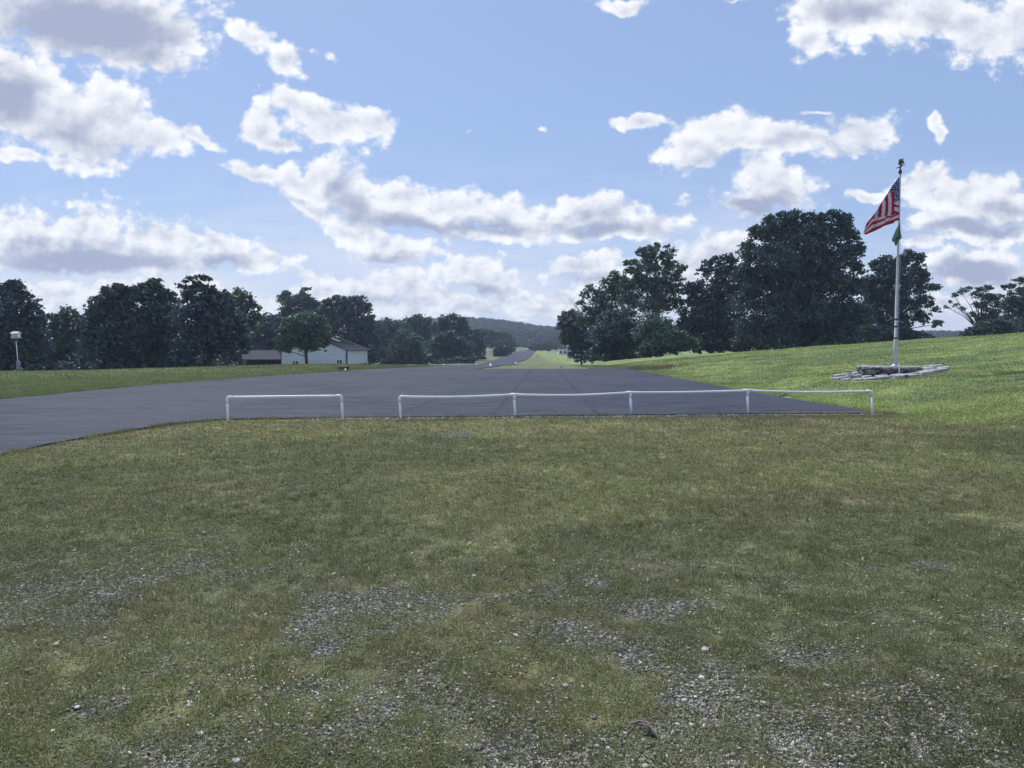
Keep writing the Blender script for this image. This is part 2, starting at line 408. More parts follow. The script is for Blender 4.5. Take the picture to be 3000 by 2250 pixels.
def attr_mat(name, transl=0.25, rough=0.8, rnd=0.3):
    m = bpy.data.materials.new(name); m.use_nodes = True; t = NT(m.node_tree); t.n.clear()
    out = t.new('ShaderNodeOutputMaterial'); geo = t.new('ShaderNodeNewGeometry')
    a = t.new('ShaderNodeAttribute'); a.attribute_name = 'tint'
    k = t.ss(geo.outputs['Random Per Island'], 0.0, 1.0, 1 - rnd, 1 + rnd, smooth=False)
    c = t.vmath('SCALE', a.outputs['Color'], scale=k)
    d = t.new('ShaderNodeBsdfPrincipled'); d.inputs['Roughness'].default_value = rough; d.inputs['Specular IOR Level'].default_value = 0.25
    t.l.new(c, d.inputs['Base Color'])
    if transl <= 0: t.l.new(d.outputs[0], out.inputs[0]); return m
    tr = t.new('ShaderNodeBsdfTranslucent'); t.l.new(t.vmath('MULTIPLY', c, (1.05, 1.12, .85)), tr.inputs['Color'])
    mx = t.new('ShaderNodeMixShader'); mx.inputs[0].default_value = transl
    t.l.new(d.outputs[0], mx.inputs[1]); t.l.new(tr.outputs[0], mx.inputs[2]); t.l.new(mx.outputs[0], out.inputs[0]); return m

M_WHITE = mat('white_plastic', (.90, .92, .95), .45, .4, var=.12, vscale=3)
M_POLE = mat('pole_paint', (.55, .57, .60), .5, .4, var=.15, vscale=4)
M_DARKMET = mat('dark_metal', (.03, .032, .035), .5)
M_SIDING = mat('siding', (.74, .76, .80), .6, .3, var=.06, vscale=.6)
M_TRIM = mat('trim_dark', (.06, .08, .11), .5)
M_ROOF = mat('roof_metal', (.05, .06, .09), .8, .12, var=.2, vscale=.8)
M_SHINGLE = mat('roof_shingle', (.075, .078, .10), .95, .1, var=.25, vscale=6)
M_SHED = mat('shed_wood', (.03, .028, .03), .9, var=.4, vscale=3)
M_GLASS = mat('window_glass', (.04, .05, .07), .12, .6)
M_CONC = mat('foundation', (.10, .12, .14), .9, var=.2, vscale=2)
M_STONE = mat('flagstone_top', (.46, .45, .46), .85, .2, col2=(.28, .27, .28), vscale=5, bump=.5)
M_STONEW = mat('wall_stone', (.25, .24, .25), .9, .2, col2=(.09, .085, .09), vscale=6, bump=.7)
M_BARK = mat('bark', (.085, .075, .07), .95, var=.5, vscale=3, bump=.6)
M_BARKP = mat('pale_bark', (.33, .33, .32), .9, var=.45, vscale=2)
M_RED = mat('red_paint', (.28, .06, .06), .5)
M_BLACK = mat('black_rubber', (.012, .014, .012), .6)

# ---------------------------------------------------------------- tarmac outline
LE = [(-25, -15.9), (10, -15.5), (22, -15.2), (29, -14.7), (36, -13.4), (46, -10.8), (50, -9.4), (61, -6.6), (72, -5.4), (90, -5.3), (120, -5.6), (180, -6.4), (200, -5.0), (250, -2.8), (375, 2.2), (500, 8.0), (560, 11.5)]
RE = [(51, -2.5), (60, -1.2), (80, 0.2), (120, .8), (180, 1.2), (200, 3.4), (250, 6.3), (375, 11.2), (500, 16.6), (560, 20.0)]
def left_edge(y): return np.interp(y, [p[0] for p in LE], [p[1] for p in LE])
def right_edge(y): return np.interp(y, [p[0] for p in RE], [p[1] for p in RE])
NEAR = [(-7.6, -25), (-7.5, 8.5), (-7.45, 12.2), (-7.25, 13.6), (-6.95, 14.9), (-6.4, 15.75), (-5.4, 16.1), (-3.0, 16.35), (0, 16.6), (4.5, 17.1), (8.75, 17.35)]
def near_edge_y(x): return np.interp(x, [p[0] for p in NEAR[6:]], [p[1] for p in NEAR[6:]])
def dens_line(pts, step=.3, amp=.06, seed=1):
    out = []
    for (x0, y0), (x1, y1) in zip(pts[:-1], pts[1:]):
        L = math.hypot(x1 - x0, y1 - y0); n = max(1, int(L / step))
        for i in range(n):
            t = i / n; out.append((x0 + (x1 - x0) * t, y0 + (y1 - y0) * t))
    out.append(pts[-1]); o = []
    for x, y in out:
        o.append((x + (float(fbm(x * 1.7, y * 1.7, seed)) - .5) * amp * 4, y + (float(fbm(x * 1.7 + 50, y * 1.7, seed)) - .5) * amp * 4))
    return o
def on_tarmac(x, y, pad=0.0):
    road = (x > left_edge(y) - pad) & (x < np.where(y < 16, np.interp(y, [p[1] for p in NEAR[:6]], [p[0] for p in NEAR[:6]]), np.where(y < 51, 8.1 + .4 * np.clip((24 - y) / 7, 0, 1), right_edge(y))) + pad)
    ny = near_edge_y(x)
    return road & ((y < 16) | (x < -6.4) | (y > ny - pad)) & ~((x > -6.4 + pad) & (y < 16 + 0 * x) )

# ---------------------------------------------------------------- ground cover masks
PATCH = [(640,1215,48,22,.9),(540,1200,42,16,.45),(600,1292,52,30,.8),(430,1242,95,28,.5),(110,1350,65,28,.5),(400,1400,85,28,.75),
 (320,1440,75,28,.6),(470,1365,60,20,.5),(690,1460,65,36,.8),(60,1545,65,36,.6),(160,1600,130,36,.7),(1218,1160,42,44,.5),
 (1100,1280,105,46,.6),(1285,1290,145,55,.75),(1430,1290,105,36,.9),(1220,1370,155,55,.6),(1330,1400,95,55,.6),(960,1300,80,30,.45),
 (1878,1230,42,22,1),(2000,1215,48,20,1),(2080,1290,44,30,.7),(2160,1330,76,36,.8),(1660,1250,65,20,.6),(1625,1530,62,32,1),
 (1740,1470,85,36,.8),(1850,1500,155,55,.7),(1950,1600,210,55,.75),(1400,1500,255,75,.45),(1000,1550,205,75,.55),(850,1480,105,46,.6),
 (1250,1620,155,46,.7),(2150,1450,90,30,.5),(1450,1640,150,30,.7),(1000,940,34,16,1),(985,958,40,10,.7),(680,1122,22,10,.6),
 (1400,1300,60,24,.8),(1120,1350,50,20,.6),(1640,1290,60,30,.4),(30,1240,40,20,.4),(250,1330,60,20,.4),(560,1560,110,40,.5)]
def gravel_mask(x, y):
    px, py = proj(x, y, np.zeros_like(x)); px = px / 1.35624; py = py / 1.35624
    wx = (fbm(x * 2.2, y * 2.2, 21) - .5) * 2.2; wy = (fbm(x * 2.2 + 40, y * 2.2, 22) - .5) * 2.2
    g = np.zeros_like(x)
    for cx, cy, rx, ry, s in PATCH:
        d = np.hypot((px - cx) / rx + wx, (py - cy) / ry + wy)
        g = np.maximum(g, s * sstep(d, 1.45, .35))
    nz = fbm(x * 1.1, y * 1.1, 33); nf = fbm(x * 5, y * 5, 34)
    near = sstep(y, 9.5, 3.2)
    g = np.maximum(g * .66, near * (0.32 + 0.34 * sstep(nz, .46, .70)))
    g = g * (.15 + 1.55 * nf)
    g *= sstep(y, 15.8, 12.5) * .9 + .1
    return np.clip(g, 0, 1)
def soil_mask(x, y):
    ny = near_edge_y(x)
    e = np.exp(-((y - ny + .36) / .50) ** 2) * sstep(x, 3.2, 4.6) * sstep(x, 9.2, 8.5)
    e = np.maximum(e, np.exp(-((x - 8.8) / .45) ** 2 - ((y - 17.4) / .35) ** 2))
    return np.clip(e * (.6 + .8 * fbm(x * 4, y * 4, 51)), 0, 1)
def lush_mask(x, y):
    l = sstep(x + (fbm(x * .3, y * .3, 61) - .5) * 3 + np.clip((y - 17) * .6, -3, 2.), 5.6, 11.0)
    return np.clip(l, 0, 1)
def grass_tint(x, y):
    """base colour of the sward, growing drier and browner in patches"""
    n1 = fbm(x * .35, y * .35, 71)[:, None]; n2 = fbm(x * 1.6, y * 1.6, 72)[:, None]; n3 = fbm(x * .9, y * .9, 73)[:, None]
    olive = np.array([.215, .212, .105]); dark = np.array([.140, .152, .078]); brown = np.array([.195, .170, .105])
    c = olive + (dark - olive) * sstep(n1, .40, .62) * .8
    c = c + (brown - c) * sstep(n3, .52, .75) * .4
    c = c * (.75 + .5 * n2)
    gr = np.array([.262, .312, .122]); gr2 = np.array([.185, .240, .108])
    g = gr + (gr2 - gr) * sstep(n1, .42, .6); g = g + (np.array([.18, .19, .09]) - g) * sstep(n3, .6, .75) * .6
    g = g * (.75 + .5 * n2)
    l = lush_mask(x, y)[:, None]
    c = c * (1 - l) + g * l
    vg = np.array([.19, .22, .115]) * (.7 + .6 * n2)
    v = (sstep(-x, 8, 14) * sstep(y, 14, 20))[:, None]
    c = c * (1 - v) + vg * v
    fr = (sstep(y, 48, 52) * sstep(x, 12, 8))[:, None]
    c = c * (1 - fr) + np.array([.165, .185, .10]) * (.7 + .6 * n2) * fr
    return c

# ---------------------------------------------------------------- ground sheet
def grid_axis(*segs):
    return np.unique(np.round(np.concatenate([np.arange(a, b, s) for a, b, s in segs]), 4))
gx = grid_axis((-1800, -200, 80), (-200, -60, 8), (-60, -16, 1), (-16, 16, .15), (16, 60, 1), (60, 200, 8), (200, 1801, 80))
gy = grid_axis((-300, -20, 28), (-20, 2, 2), (2, 18, .13), (18, 60, .6), (60, 130, 2), (130, 300, 6), (300, 640, 14), (640, 1301, 22))
GX, GY = np.meshgrid(gx, gy); X = GX.ravel(); Y = GY.ravel(); Z = tz(X, Y)
nx, ny_ = len(gx), len(gy)
i0 = (np.arange(ny_ - 1)[:, None] * nx + np.arange(nx - 1)[None, :]).ravel()
quads = np.stack([i0, i0 + 1, i0 + 1 + nx, i0 + nx], 1)
mg = bpy.data.materials.new('ground_cover'); mg.use_nodes = True; t = NT(mg.node_tree); bs = t.n['Principled BSDF']
co = t.new('ShaderNodeTexCoord').outputs['Object']
def A(n):
    a = t.new('ShaderNodeAttribute'); a.attribute_name = n; return a
tint = A('tint').outputs['Color']; gfac = A('gravel').outputs['Fac']; sfac = A('soil').outputs['Fac']
nA = t.noise(co, 55, 4, .7); nB = t.noise(co, 9, 4, .65); nC = t.noise(co, 0.8, 5, .65)
tint = t.vmath('SCALE', tint, scale=t.ss(nA, .3, .7, .55, 1.35))
tint = t.vmath('SCALE', tint, scale=t.ss(nB, .3, .7, .70, 1.25))
tint = t.vmath('SCALE', tint, scale=t.ss(nC, .35, .65, .82, 1.15))
vo = t.new('ShaderNodeTexVoronoi'); vo.inputs['Scale'].default_value = 42; t.l.new(co, vo.inputs['Vector'])
cell = t.sep(vo.outputs['Color'])[0]
peb = t.mix(cell, (.13, .125, .115), (.42, .42, .40))
peb = t.vmath('SCALE', peb, scale=t.ss(vo.outputs['Distance'], .25, .6, 1.0, .25))
gm = t.ss(t.math('ADD', gfac, t.math('MULTIPLY', t.math('SUBTRACT', nA, .5), .6)), .30, .55)
c = t.mix(gm, tint, peb)
c = t.mix(t.ss(t.math('ADD', sfac, t.math('MULTIPLY', t.math('SUBTRACT', nB, .5), .5)), .3, .6), c, (.105, .072, .056))
t.l.new(c, bs.inputs['Base Color']); bs.inputs['Roughness'].default_value = .95; bs.inputs['Specular IOR Level'].default_value = .1
bn = t.new('ShaderNodeBump'); bn.inputs['Strength'].default_value = .8; bn.inputs['Distance'].default_value = .03
hgt = t.math('ADD', nA, t.math('MULTIPLY', nB, 1.0)); t.l.new(hgt, bn.inputs['Height']); t.l.new(bn.outputs[0], bs.inputs['Normal'])
ground = fast_mesh('ground', np.stack([X, Y, Z], 1), 4, len(quads), mg, faces=quads, smooth=True,
                   cols={'gravel': gravel_mask(X, Y) * (Y > 1.0), 'soil': soil_mask(X, Y), 'tint': grass_tint(X, Y)})
tag(ground, None, None, kind='structure')

# ---------------------------------------------------------------- tarmac sheet
ma = bpy.data.materials.new('tarmac'); ma.use_nodes = True; t = NT(ma.node_tree); bs = t.n['Principled BSDF']
co = t.new('ShaderNodeTexCoord').outputs['Object']; sx_, sy_, sz_ = t.sep(co)
fine = t.noise(co, 90, 3, .7)
st = t.noise(t.comb(t.math('MULTIPLY', sx_, .35), t.math('MULTIPLY', sy_, 1.4)), 1.6, 5, .62)
bl = t.noise(co, .16, 4, .55)
c = t.mix(t.ss(t.math('ADD', st, t.math('MULTIPLY', t.math('SUBTRACT', t.noise(t.comb(t.math('MULTIPLY', sx_, .25), t.math('MULTIPLY', sy_, 2.2)), 4.5, 4, .6), .5), .6)), .34, .66), (.012, .016, .031), (.042, .049, .080))
c = t.mix(t.ss(bl, .42, .62, 0, .6), c, (.044, .048, .074))
c = t.vmath('SCALE', c, scale=t.ss(fine, .3, .7, .7, 1.35)); c = t.vmath('SCALE', c, scale=t.ss(t.noise(co, 14, 4, .7), .35, .65, .82, 1.2))
wob = t.math('MULTIPLY', t.math('SUBTRACT', t.noise(t.comb(t.math('MULTIPLY', sy_, 1.0), 0.0), 1.5, 5, .75), .5), .85)
gap = t.ss(t.noise(co, 1.1, 3, .6), .38, .5)
crk = None
for a0, b0, w0, k0 in ((-3.89, .077, .055, .95), (-1.35, .054, .07, .9), (1.45, .032, .06, 1.0), (5.85, -.005, .04, .7), (-7.0, .0, .05, .7)):
    d = t.math('ABSOLUTE', t.math('SUBTRACT', t.math('ADD', sx_, wob), t.math('MULTIPLY_ADD', sy_, b0, a0)))
    v = t.math('MULTIPLY', t.ss(d, 0.0, w0, 1, 0), k0)
    crk = v if crk is None else t.math('MAXIMUM', crk, v)
crk = t.math('MULTIPLY', crk, t.math('MULTIPLY_ADD', gap, .65, .35))
crk = t.math('MULTIPLY', crk, t.ss(sy_, 51.5, 49))
c = t.mix(crk, c, (.012, .012, .014))
dirt = t.math('MULTIPLY', t.ss(sy_, 18.5, 17.3), t.ss(sx_, 3.5, 7.5)); dirt = t.ss(t.math('ADD', dirt, t.math('MULTIPLY', t.math('SUBTRACT', t.noise(co, 3.5, 5, .7), .5), 1.2)), .45, .9)
c = t.mix(dirt, c, (.085, .058, .05))
t.l.new(c, bs.inputs['Base Color']); bs.inputs['Roughness'].default_value = .85; bs.inputs['Specular IOR Level'].default_value = .22
bn = t.new('ShaderNodeBump'); bn.inputs['Strength'].default_value = .35; bn.inputs['Distance'].default_value = .01
t.l.new(t.math('ADD', fine, t.math('MULTIPLY', crk, -2.0)), bn.inputs['Height']); t.l.new(bn.outputs[0], bs.inputs['Normal'])
outline = dens_line(NEAR, .3, .05, 3) + dens_line([(8.75, 17.35), (8.35, 21), (8.1, 30), (8.0, 51)], .4, .05, 4)[1:] + \
          dens_line([(8.0, 51), (-2.5, 51)], .4, .05, 5)[1:] + [(float(left_edge(51)), 51)] + \
          dens_line([(p[1], p[0]) for p in reversed(LE) if p[0] <= 50], .5, .05, 6)
ZT = .03
me = bpy.data.meshes.new('runway'); n = len(outline)
vs = [(x, y, ZT) for x, y in outline] + [(x, y, -.05) for x, y in outline]
fs = [tuple(range(n))] + [(i, n + i, n + (i + 1) % n, (i + 1) % n) for i in range(n)]
nr = 9; ys = np.concatenate([np.arange(51, 130, 2.0), np.arange(130, 300, 5), np.arange(300, 561, 10)])
b = len(vs)
for k, y in enumerate(ys):
    for j in range(nr):
        f = j / (nr - 1); xl, xr = float(left_edge(y)), float(right_edge(y))
        jit = (float(vnoise(y * .4, j, 3)) - .5) * .25 if j in (0, nr - 1) else 0
        x = xl + (xr - xl) * f + jit
        vs.append((x, float(y), float(tz(x, y)) + ZT + .0005 * (y - 51)))
for k in range(len(ys) - 1):
    for j in range(nr - 1): fs.append((b + k * nr + j, b + k * nr + j + 1, b + (k + 1) * nr + j + 1, b + (k + 1) * nr + j))
me.from_pydata(vs, [], fs); me.materials.append(ma); me.update()
run = bpy.data.objects.new('runway', me); COL.objects.link(run); tag(run, None, None, kind='structure')

def ribbon(name, pts, m, lift=.05, sub=6):
    """pts: (x, y, halfwidth) path"""
    vs = []; fs = []; P = []
    for (x0, y0, w0), (x1, y1, w1) in zip(pts[:-1], pts[1:]):
        for i in range(sub): f = i / sub; P.append((x0 + (x1 - x0) * f, y0 + (y1 - y0) * f, w0 + (w1 - w0) * f))
    P.append(pts[-1])
    for i, (x, y, w) in enumerate(P):
        a = P[max(i - 1, 0)]; b_ = P[min(i + 1, len(P) - 1)]; d = Vector((b_[0] - a[0], b_[1] - a[1])).normalized(); nrm = Vector((-d.y, d.x))
        for s_ in (-1, -.33, .33, 1):
            X_, Y_ = x + nrm.x * w * s_, y + nrm.y * w * s_; vs.append((X_, Y_, float(tz(X_, Y_)) + lift))
    for i in range(len(P) - 1):
        for j in range(3): fs.append((i * 4 + j, i * 4 + j + 1, i * 4 + 5 + j, i * 4 + 4 + j))
    me = bpy.data.meshes.new(name); me.from_pydata(vs, [], fs); me.materials.append(m); me.update()
    o = bpy.data.objects.new(name, me); COL.objects.link(o); tag(o, None, None, kind='structure'); return o
M_PALE = mat('pale_gravel', (.34, .35, .33), .95, .1, var=.3, vscale=.6)
ribbon('far_road', [(-14, 652, 9), (4, 648, 9.), (18, 625, 7), (24, 570, 4), (27, 500, 2.4), (28, 450, 1.6), (33, 400, 1.4)], M_PALE, .25)
ribbon('gravel_path', [(5, 262, .9), (9, 268, 1.3), (14, 285, 1.3), (19, 300, 1.4), (26, 312, 1.5)], M_PALE, .12)
ribbon('shed_drive', [(-23.5, 113, 1.4), (-19, 100, 1.5), (-14.5, 84, 1.2), (-9.0, 70, .8)], M_PALE, .08)

# ---------------------------------------------------------------- grass and gravel
rng = np.random.default_rng(7)
def blades(x, y, h, w, tintf, lean=.7):
    n = len(x); z = tz(x, y)
    a = rng.uniform(0, 2 * np.pi, n); la = rng.uniform(0, 2 * np.pi, n); ll = rng.uniform(.1, lean, n) * h
    v = np.zeros((n, 3, 3), np.float32)
    v[:, 0] = np.stack([x - np.cos(a) * w / 2, y - np.sin(a) * w / 2, z - .004], 1)
    v[:, 1] = np.stack([x + np.cos(a) * w / 2, y + np.sin(a) * w / 2, z - .004], 1)
    v[:, 2] = np.stack([x + np.cos(la) * ll, y + np.sin(la) * ll, z + h], 1)
    return v.reshape(-1, 3), np.repeat(tintf, 3, 0)
def leafs(x, y, zoff, r, tintf):
    n = len(x); z = tz(x, y) + zoff
    a = rng.uniform(0, 2 * np.pi, n); tx = rng.normal(0, .35, n); ty = rng.normal(0, .35, n)
    v = np.zeros((n, 4, 3), np.float32)
    for k in range(4):
        an = a + k * np.pi / 2; rr = r * (1.0 if k % 2 == 0 else .62)
        dx = np.cos(an) * rr; dy = np.sin(an) * rr
        v[:, k] = np.stack([x + dx, y + dy, z + dx * tx + dy * ty], 1)
    return v.reshape(-1, 3), np.repeat(tintf, 4, 0)
M_GRASS = attr_mat('grass_blades', .3, .7, .38)
def logy(n, a, b): return a * (b / a) ** rng.random(n)
# foreground sward
N = 620000
y = logy(N, 2.2, 17.3); x = rng.uniform(-1, 1, N) * (0.80 * y + .9)
g = gravel_mask(x, y); cl = fbm(x * 9, y * 9, 81); cl2 = fbm(x * 2.5, y * 2.5, 82)
keep = (rng.random(N) < np.clip(1.2 - 1.0 * g, .22, 1) * sstep(cl + .25 * (cl2 - .5), .22, .50)) & ~on_tarmac(x, y, -.05) & (soil_mask(x, y) < .45 + .3 * rng.random(N))
x, y = x[keep], y[keep]; cl = cl[keep]
tn = grass_tint(x, y); dry = rng.random(len(x)) < .10
tn = tn * 1.10; tn[dry] = np.array([.22, .19, .11]) * rng.uniform(.6, 1.2, (dry.sum(), 1))
h = rng.uniform(.012, .040, len(x)) * (.6 + .9 * cl) * (1 + .02 * y); w = np.maximum(.0035, y * .00085) * rng.uniform(.7, 1.3, len(x))
v, c = blades(x, y, h, w, tn, .9)
tag(fast_mesh('grass', v, 3, len(x), M_GRASS, cols={'tint': c}), 'short olive green grass covering the gravelly foreground', 'grass', kind='stuff')
# clover and weed leaves between the stones
N = 520000
y = logy(N, 2.2, 13); x = rng.uniform(-1, 1, N) * (0.80 * y + .9)
g = gravel_mask(x, y); cl = fbm(x * 6 + 9, y * 6, 83)
keep = (rng.random(N) < np.clip(1.1 - .85 * g, .1, 1) * sstep(cl, .34, .56)) & ~on_tarmac(x, y, 0)
x, y = x[keep], y[keep]
tn = grass_tint(x, y) * np.array([.80, .95, .85]) * rng.uniform(.7, 1.35, (len(x), 1))
v, c = leafs(x, y, rng.uniform(.004, .026, len(x)), np.maximum(.0045, y * .0011) * rng.uniform(.7, 1.4, len(x)), tn)
tag(fast_mesh('clover', v, 4, len(x), M_GRASS, cols={'tint': c}), 'low clover and weeds growing among the stones', 'ground cover', kind='stuff')
# lawn to the right of the pad, verge to the left and beyond
N = 430000
y = logy(N, 6.0, 72); x = rng.random(N) ** 1.3 * (.80 * y - 4.5 + 3) + 5.5
keep = (x > 5.5) & ~on_tarmac(x, y, -.04) & (lush_mask(x, y) > rng.random(N) * 1.0) & (soil_mask(x, y) < .5)
pb = np.hypot(x - 13.75, y - 27) > 1.95
keep &= pb
x, y = x[keep], y[keep]; cl = fbm(x * 1.5, y * 1.5, 84)
tn = grass_tint(x, y) * 1.08 * rng.uniform(.8, 1.2, (len(x), 1))
h = rng.uniform(.02, .048, len(x)) * (.5 + cl); w = y * .00095 * rng.uniform(.7, 1.3, len(x))
v, c = blades(x, y, h, w, tn, .8)
tag(fast_mesh('lawn_grass', v, 3, len(x), M_GRASS, cols={'tint': c}), 'bright green lawn grass on the rising slope at the right', 'grass', kind='stuff')
N = 200000
y = logy(N, 15, 70); x = left_edge(y) + .1 - rng.random(N) ** 1.4 * (.78 * y + 3 + left_edge(y))
keep = x < left_edge(y) + .12; x, y = x[keep], y[keep]
tn = grass_tint(x, y) * rng.uniform(.8, 1.25, (len(x), 1)); cl = fbm(x * 1.5, y * 1.5, 86)
v, c = blades(x, y, rng.uniform(.03, .09, len(x)) * (.5 + cl), y * .00095, tn, .8)
tag(fast_mesh('verge_grass', v, 3, len(x), M_GRASS, cols={'tint': c}), 'faded green grass verge beyond the far side of the runway', 'grass', kind='stuff')
# taller weed tufts dotted over the foreground
nt = 900; ty = logy(nt, 2.3, 12); tx = rng.uniform(-1, 1, nt) * (.8 * ty + .9); kt = fbm(tx * 1.3, ty * 1.3, 97) > .47; tx, ty = tx[kt], ty[kt]; nt = len(tx)
bx = (tx[:, None] + rng.normal(0, .022, (nt, 22))).ravel(); by = (ty[:, None] + rng.normal(0, .022, (nt, 22))).ravel(); keep = ~on_tarmac(bx, by, 0); bx, by = bx[keep], by[keep]
v, c = blades(bx, by, rng.uniform(.03, .085, len(bx)), np.maximum(.003, by * .0008), grass_tint(bx, by) * np.array([.8, 1.0, .7]) * rng.uniform(.7, 1.3, (len(bx), 1)), .8)
tag(fast_mesh('weed_tufts', v, 3, len(bx), M_GRASS, cols={'tint': c}), 'taller green weed tufts dotted over the foreground', 'weeds', kind='stuff')
# ragged tufts along the near tarmac edge
N = 14000
s_ = rng.random(N); xx = -7.4 + s_ * 16.4; yy = near_edge_y(np.maximum(xx, -5.4)) - rng.gamma(1.2, .05, N)
lf = rng.random(N) < .30; yy[lf] = rng.uniform(10, 16, lf.sum()); xx[lf] = np.interp(yy[lf], [p[1] for p in NEAR[:7]], [p[0] for p in NEAR[:7]]) + rng.gamma(1.2, .05, lf.sum())
rt = rng.random(N) < .22; yy[rt] = 17.4 + rng.random(rt.sum()) ** 1.5 * 33; xx[rt] = np.interp(yy[rt], [17.4, 21, 30, 51], [8.8, 8.4, 8.15, 8.05]) + rng.gamma(1.2, .07, rt.sum())
tf = fbm(xx * 3, yy * 3, 85) > .42; keep = tf & ~((xx < -6.3) & ~lf); xx, yy = xx[keep], yy[keep]
v, c = blades(xx, yy, rng.uniform(.03, .13, len(xx)) * rng.uniform(.4, 1, len(xx)), np.full(len(xx), .014), grass_tint(xx, yy) * 1.1, .6)
tag(fast_mesh('edge_weeds', v, 3, len(xx), M_GRASS, cols={'tint': c}), 'ragged weeds fringing the near edge of the black tarmac', 'weeds', kind='stuff')
# dry brown weeds at the far corner of the pad
c0 = flat(1880, 1085, 0); N = 2600
xx = rng.normal(c0.x + .5, 1.3, N); yy = rng.normal(50.5, 1.5, N); keep = xx > 8.15; xx, yy = xx[keep], yy[keep]
tn = np.array([.20, .17, .10]) * rng.uniform(.6, 1.3, (len(xx), 1))
v, c = blades(xx, yy, rng.uniform(.06, .36, len(xx)), np.full(len(xx), .025), tn, .5)
tag(fast_mesh('dry_weeds', v, 3, len(xx), M_GRASS, cols={'tint': c}), 'brown seeding weeds at the far right corner of the tarmac pad', 'weeds', kind='stuff')

# stones: small faceted pebbles
def ico():
    p = (1 + 5 ** .5) / 2
    v = np.array([(-1, p, 0), (1, p, 0), (-1, -p, 0), (1, -p, 0), (0, -1, p), (0, 1, p), (0, -1, -p), (0, 1, -p), (p, 0, -1), (p, 0, 1), (-p, 0, -1), (-p, 0, 1)], float)
    v /= np.linalg.norm(v[0])
    f = np.array([(0, 11, 5), (0, 5, 1), (0, 1, 7), (0, 7, 10), (0, 10, 11), (1, 5, 9), (5, 11, 4), (11, 10, 2), (10, 7, 6), (7, 1, 8), (3, 9, 4), (3, 4, 2), (3, 2, 6), (3, 6, 8), (3, 8, 9), (4, 9, 5), (2, 4, 11), (6, 2, 10), (8, 6, 7), (9, 8, 1)])
    return v, f
IV, IF = ico()
M_PEB = attr_mat('pebble', 0, .85, .3)
def stones(name, x, y, r, tn, label, cat, sink=.25):
    n = len(x); z = tz(x, y)
    V = np.repeat(IV[None], n, 0) * rng.uniform(.5, 1.2, (n, 12, 1))
    V = V * np.stack([np.ones(n), rng.uniform(.55, .95, n), rng.uniform(.35, .75, n)], 1)[:, None, :]
    th = rng.normal(0, .35, n); c_, s_ = np.cos(th), np.sin(th)
    V = np.stack([V[..., 0] * c_[:, None] + V[..., 2] * s_[:, None], V[..., 1], -V[..., 0] * s_[:, None] + V[..., 2] * c_[:, None]], -1)
    a = rng.uniform(0, 2 * np.pi, n); c_, s_ = np.cos(a), np.sin(a)
    V = np.stack([V[..., 0] * c_[:, None] - V[..., 1] * s_[:, None], V[..., 0] * s_[:, None] + V[..., 1] * c_[:, None], V[..., 2]], -1)
    V = V * r[:, None, None] + np.stack([x, y, z + r * sink], 1)[:, None, :]
    fc = (IF[None] + np.arange(n)[:, None, None] * 12)
    o = fast_mesh(name, V.reshape(-1, 3), 3, n * 20, M_PEB, faces=fc, cols={'tint': np.repeat(tn, 12, 0)})
    return tag(o, label, cat, kind='stuff')
N = 300000
y = logy(N, 2.2, 14.5); x = rng.uniform(-1, 1, N) * (.80 * y + .9)
g = gravel_mask(x, y)
keep = (rng.random(N) < np.clip(g * 1.0 - .06, .014, 1)) & ~on_tarmac(x, y, .1)
x, y = x[keep], y[keep]; n = len(x)
r = np.exp(rng.normal(math.log(.0050), .40, n)) * (1 + .04 * y)
lum = np.exp(rng.normal(math.log(.36), .34, n)); lum = np.clip(lum, .07, .7)
tn = np.stack([lum * rng.uniform(.96, 1.05, n), lum * rng.uniform(.96, 1.02, n), lum * rng.uniform(.74, .90, n)], 1)
tn[rng.random(n) < .06] *= np.array([1.1, .85, .7])
stones('gravel', x, y, r, tn, 'pale limestone gravel showing through the foreground grass', 'gravel')
# loose straw and a scatter of white clover flowers
N = 9000
y = logy(N, 2.3, 9); x = rng.uniform(-1, 1, N) * (.8 * y + .9); keep = ~on_tarmac(x, y, .1) & (fbm(x * 2, y * 2, 95) > .42); x, y = x[keep], y[keep]; n = len(x)
z = tz(x, y) + rng.uniform(.006, .02, n); L_ = rng.uniform(.010, .035, n); w_ = np.maximum(.0012, y * .00035); a = rng.uniform(0, 2 * np.pi, n); dz = rng.normal(0, .006, n)
ca, sa = np.cos(a), np.sin(a)
v = np.stack([np.stack([x - ca * L_ - sa * w_, y - sa * L_ + ca * w_, z - dz], 1), np.stack([x - ca * L_ + sa * w_, y - sa * L_ - ca * w_, z - dz], 1),
              np.stack([x + ca * L_ + sa * w_, y + sa * L_ - ca * w_, z + dz], 1), np.stack([x + ca * L_ - sa * w_, y + sa * L_ + ca * w_, z + dz], 1)], 1)
tag(fast_mesh('straw', v, 4, n, M_GRASS, cols={'tint': np.repeat(np.array([[.42, .38, .26]]) * rng.uniform(.4, 1.15, (n, 1)), 4, 0)}), 'dry straw and mown clippings lying on the foreground', 'straw', kind='stuff')
cpt = flat(800, 2055); n = 70; x = rng.normal(cpt.x, .22, n); y = rng.normal(cpt.y + .05, .16, n)
V = IV[None] * .0042 * rng.uniform(.7, 1.2, (n, 1, 1)) + np.stack([x, y, tz(x, y) + rng.uniform(.03, .05, n)], 1)[:, None]
tag(fast_mesh('clover_flowers', V.reshape(-1, 3), 3, n * 20, M_PEB, faces=IF[None] + np.arange(n)[:, None, None] * 12, cols={'tint': np.full((n * 12, 3), .8)}), 'tiny white flowers in a tuft at the lower left', 'flowers', kind='stuff')
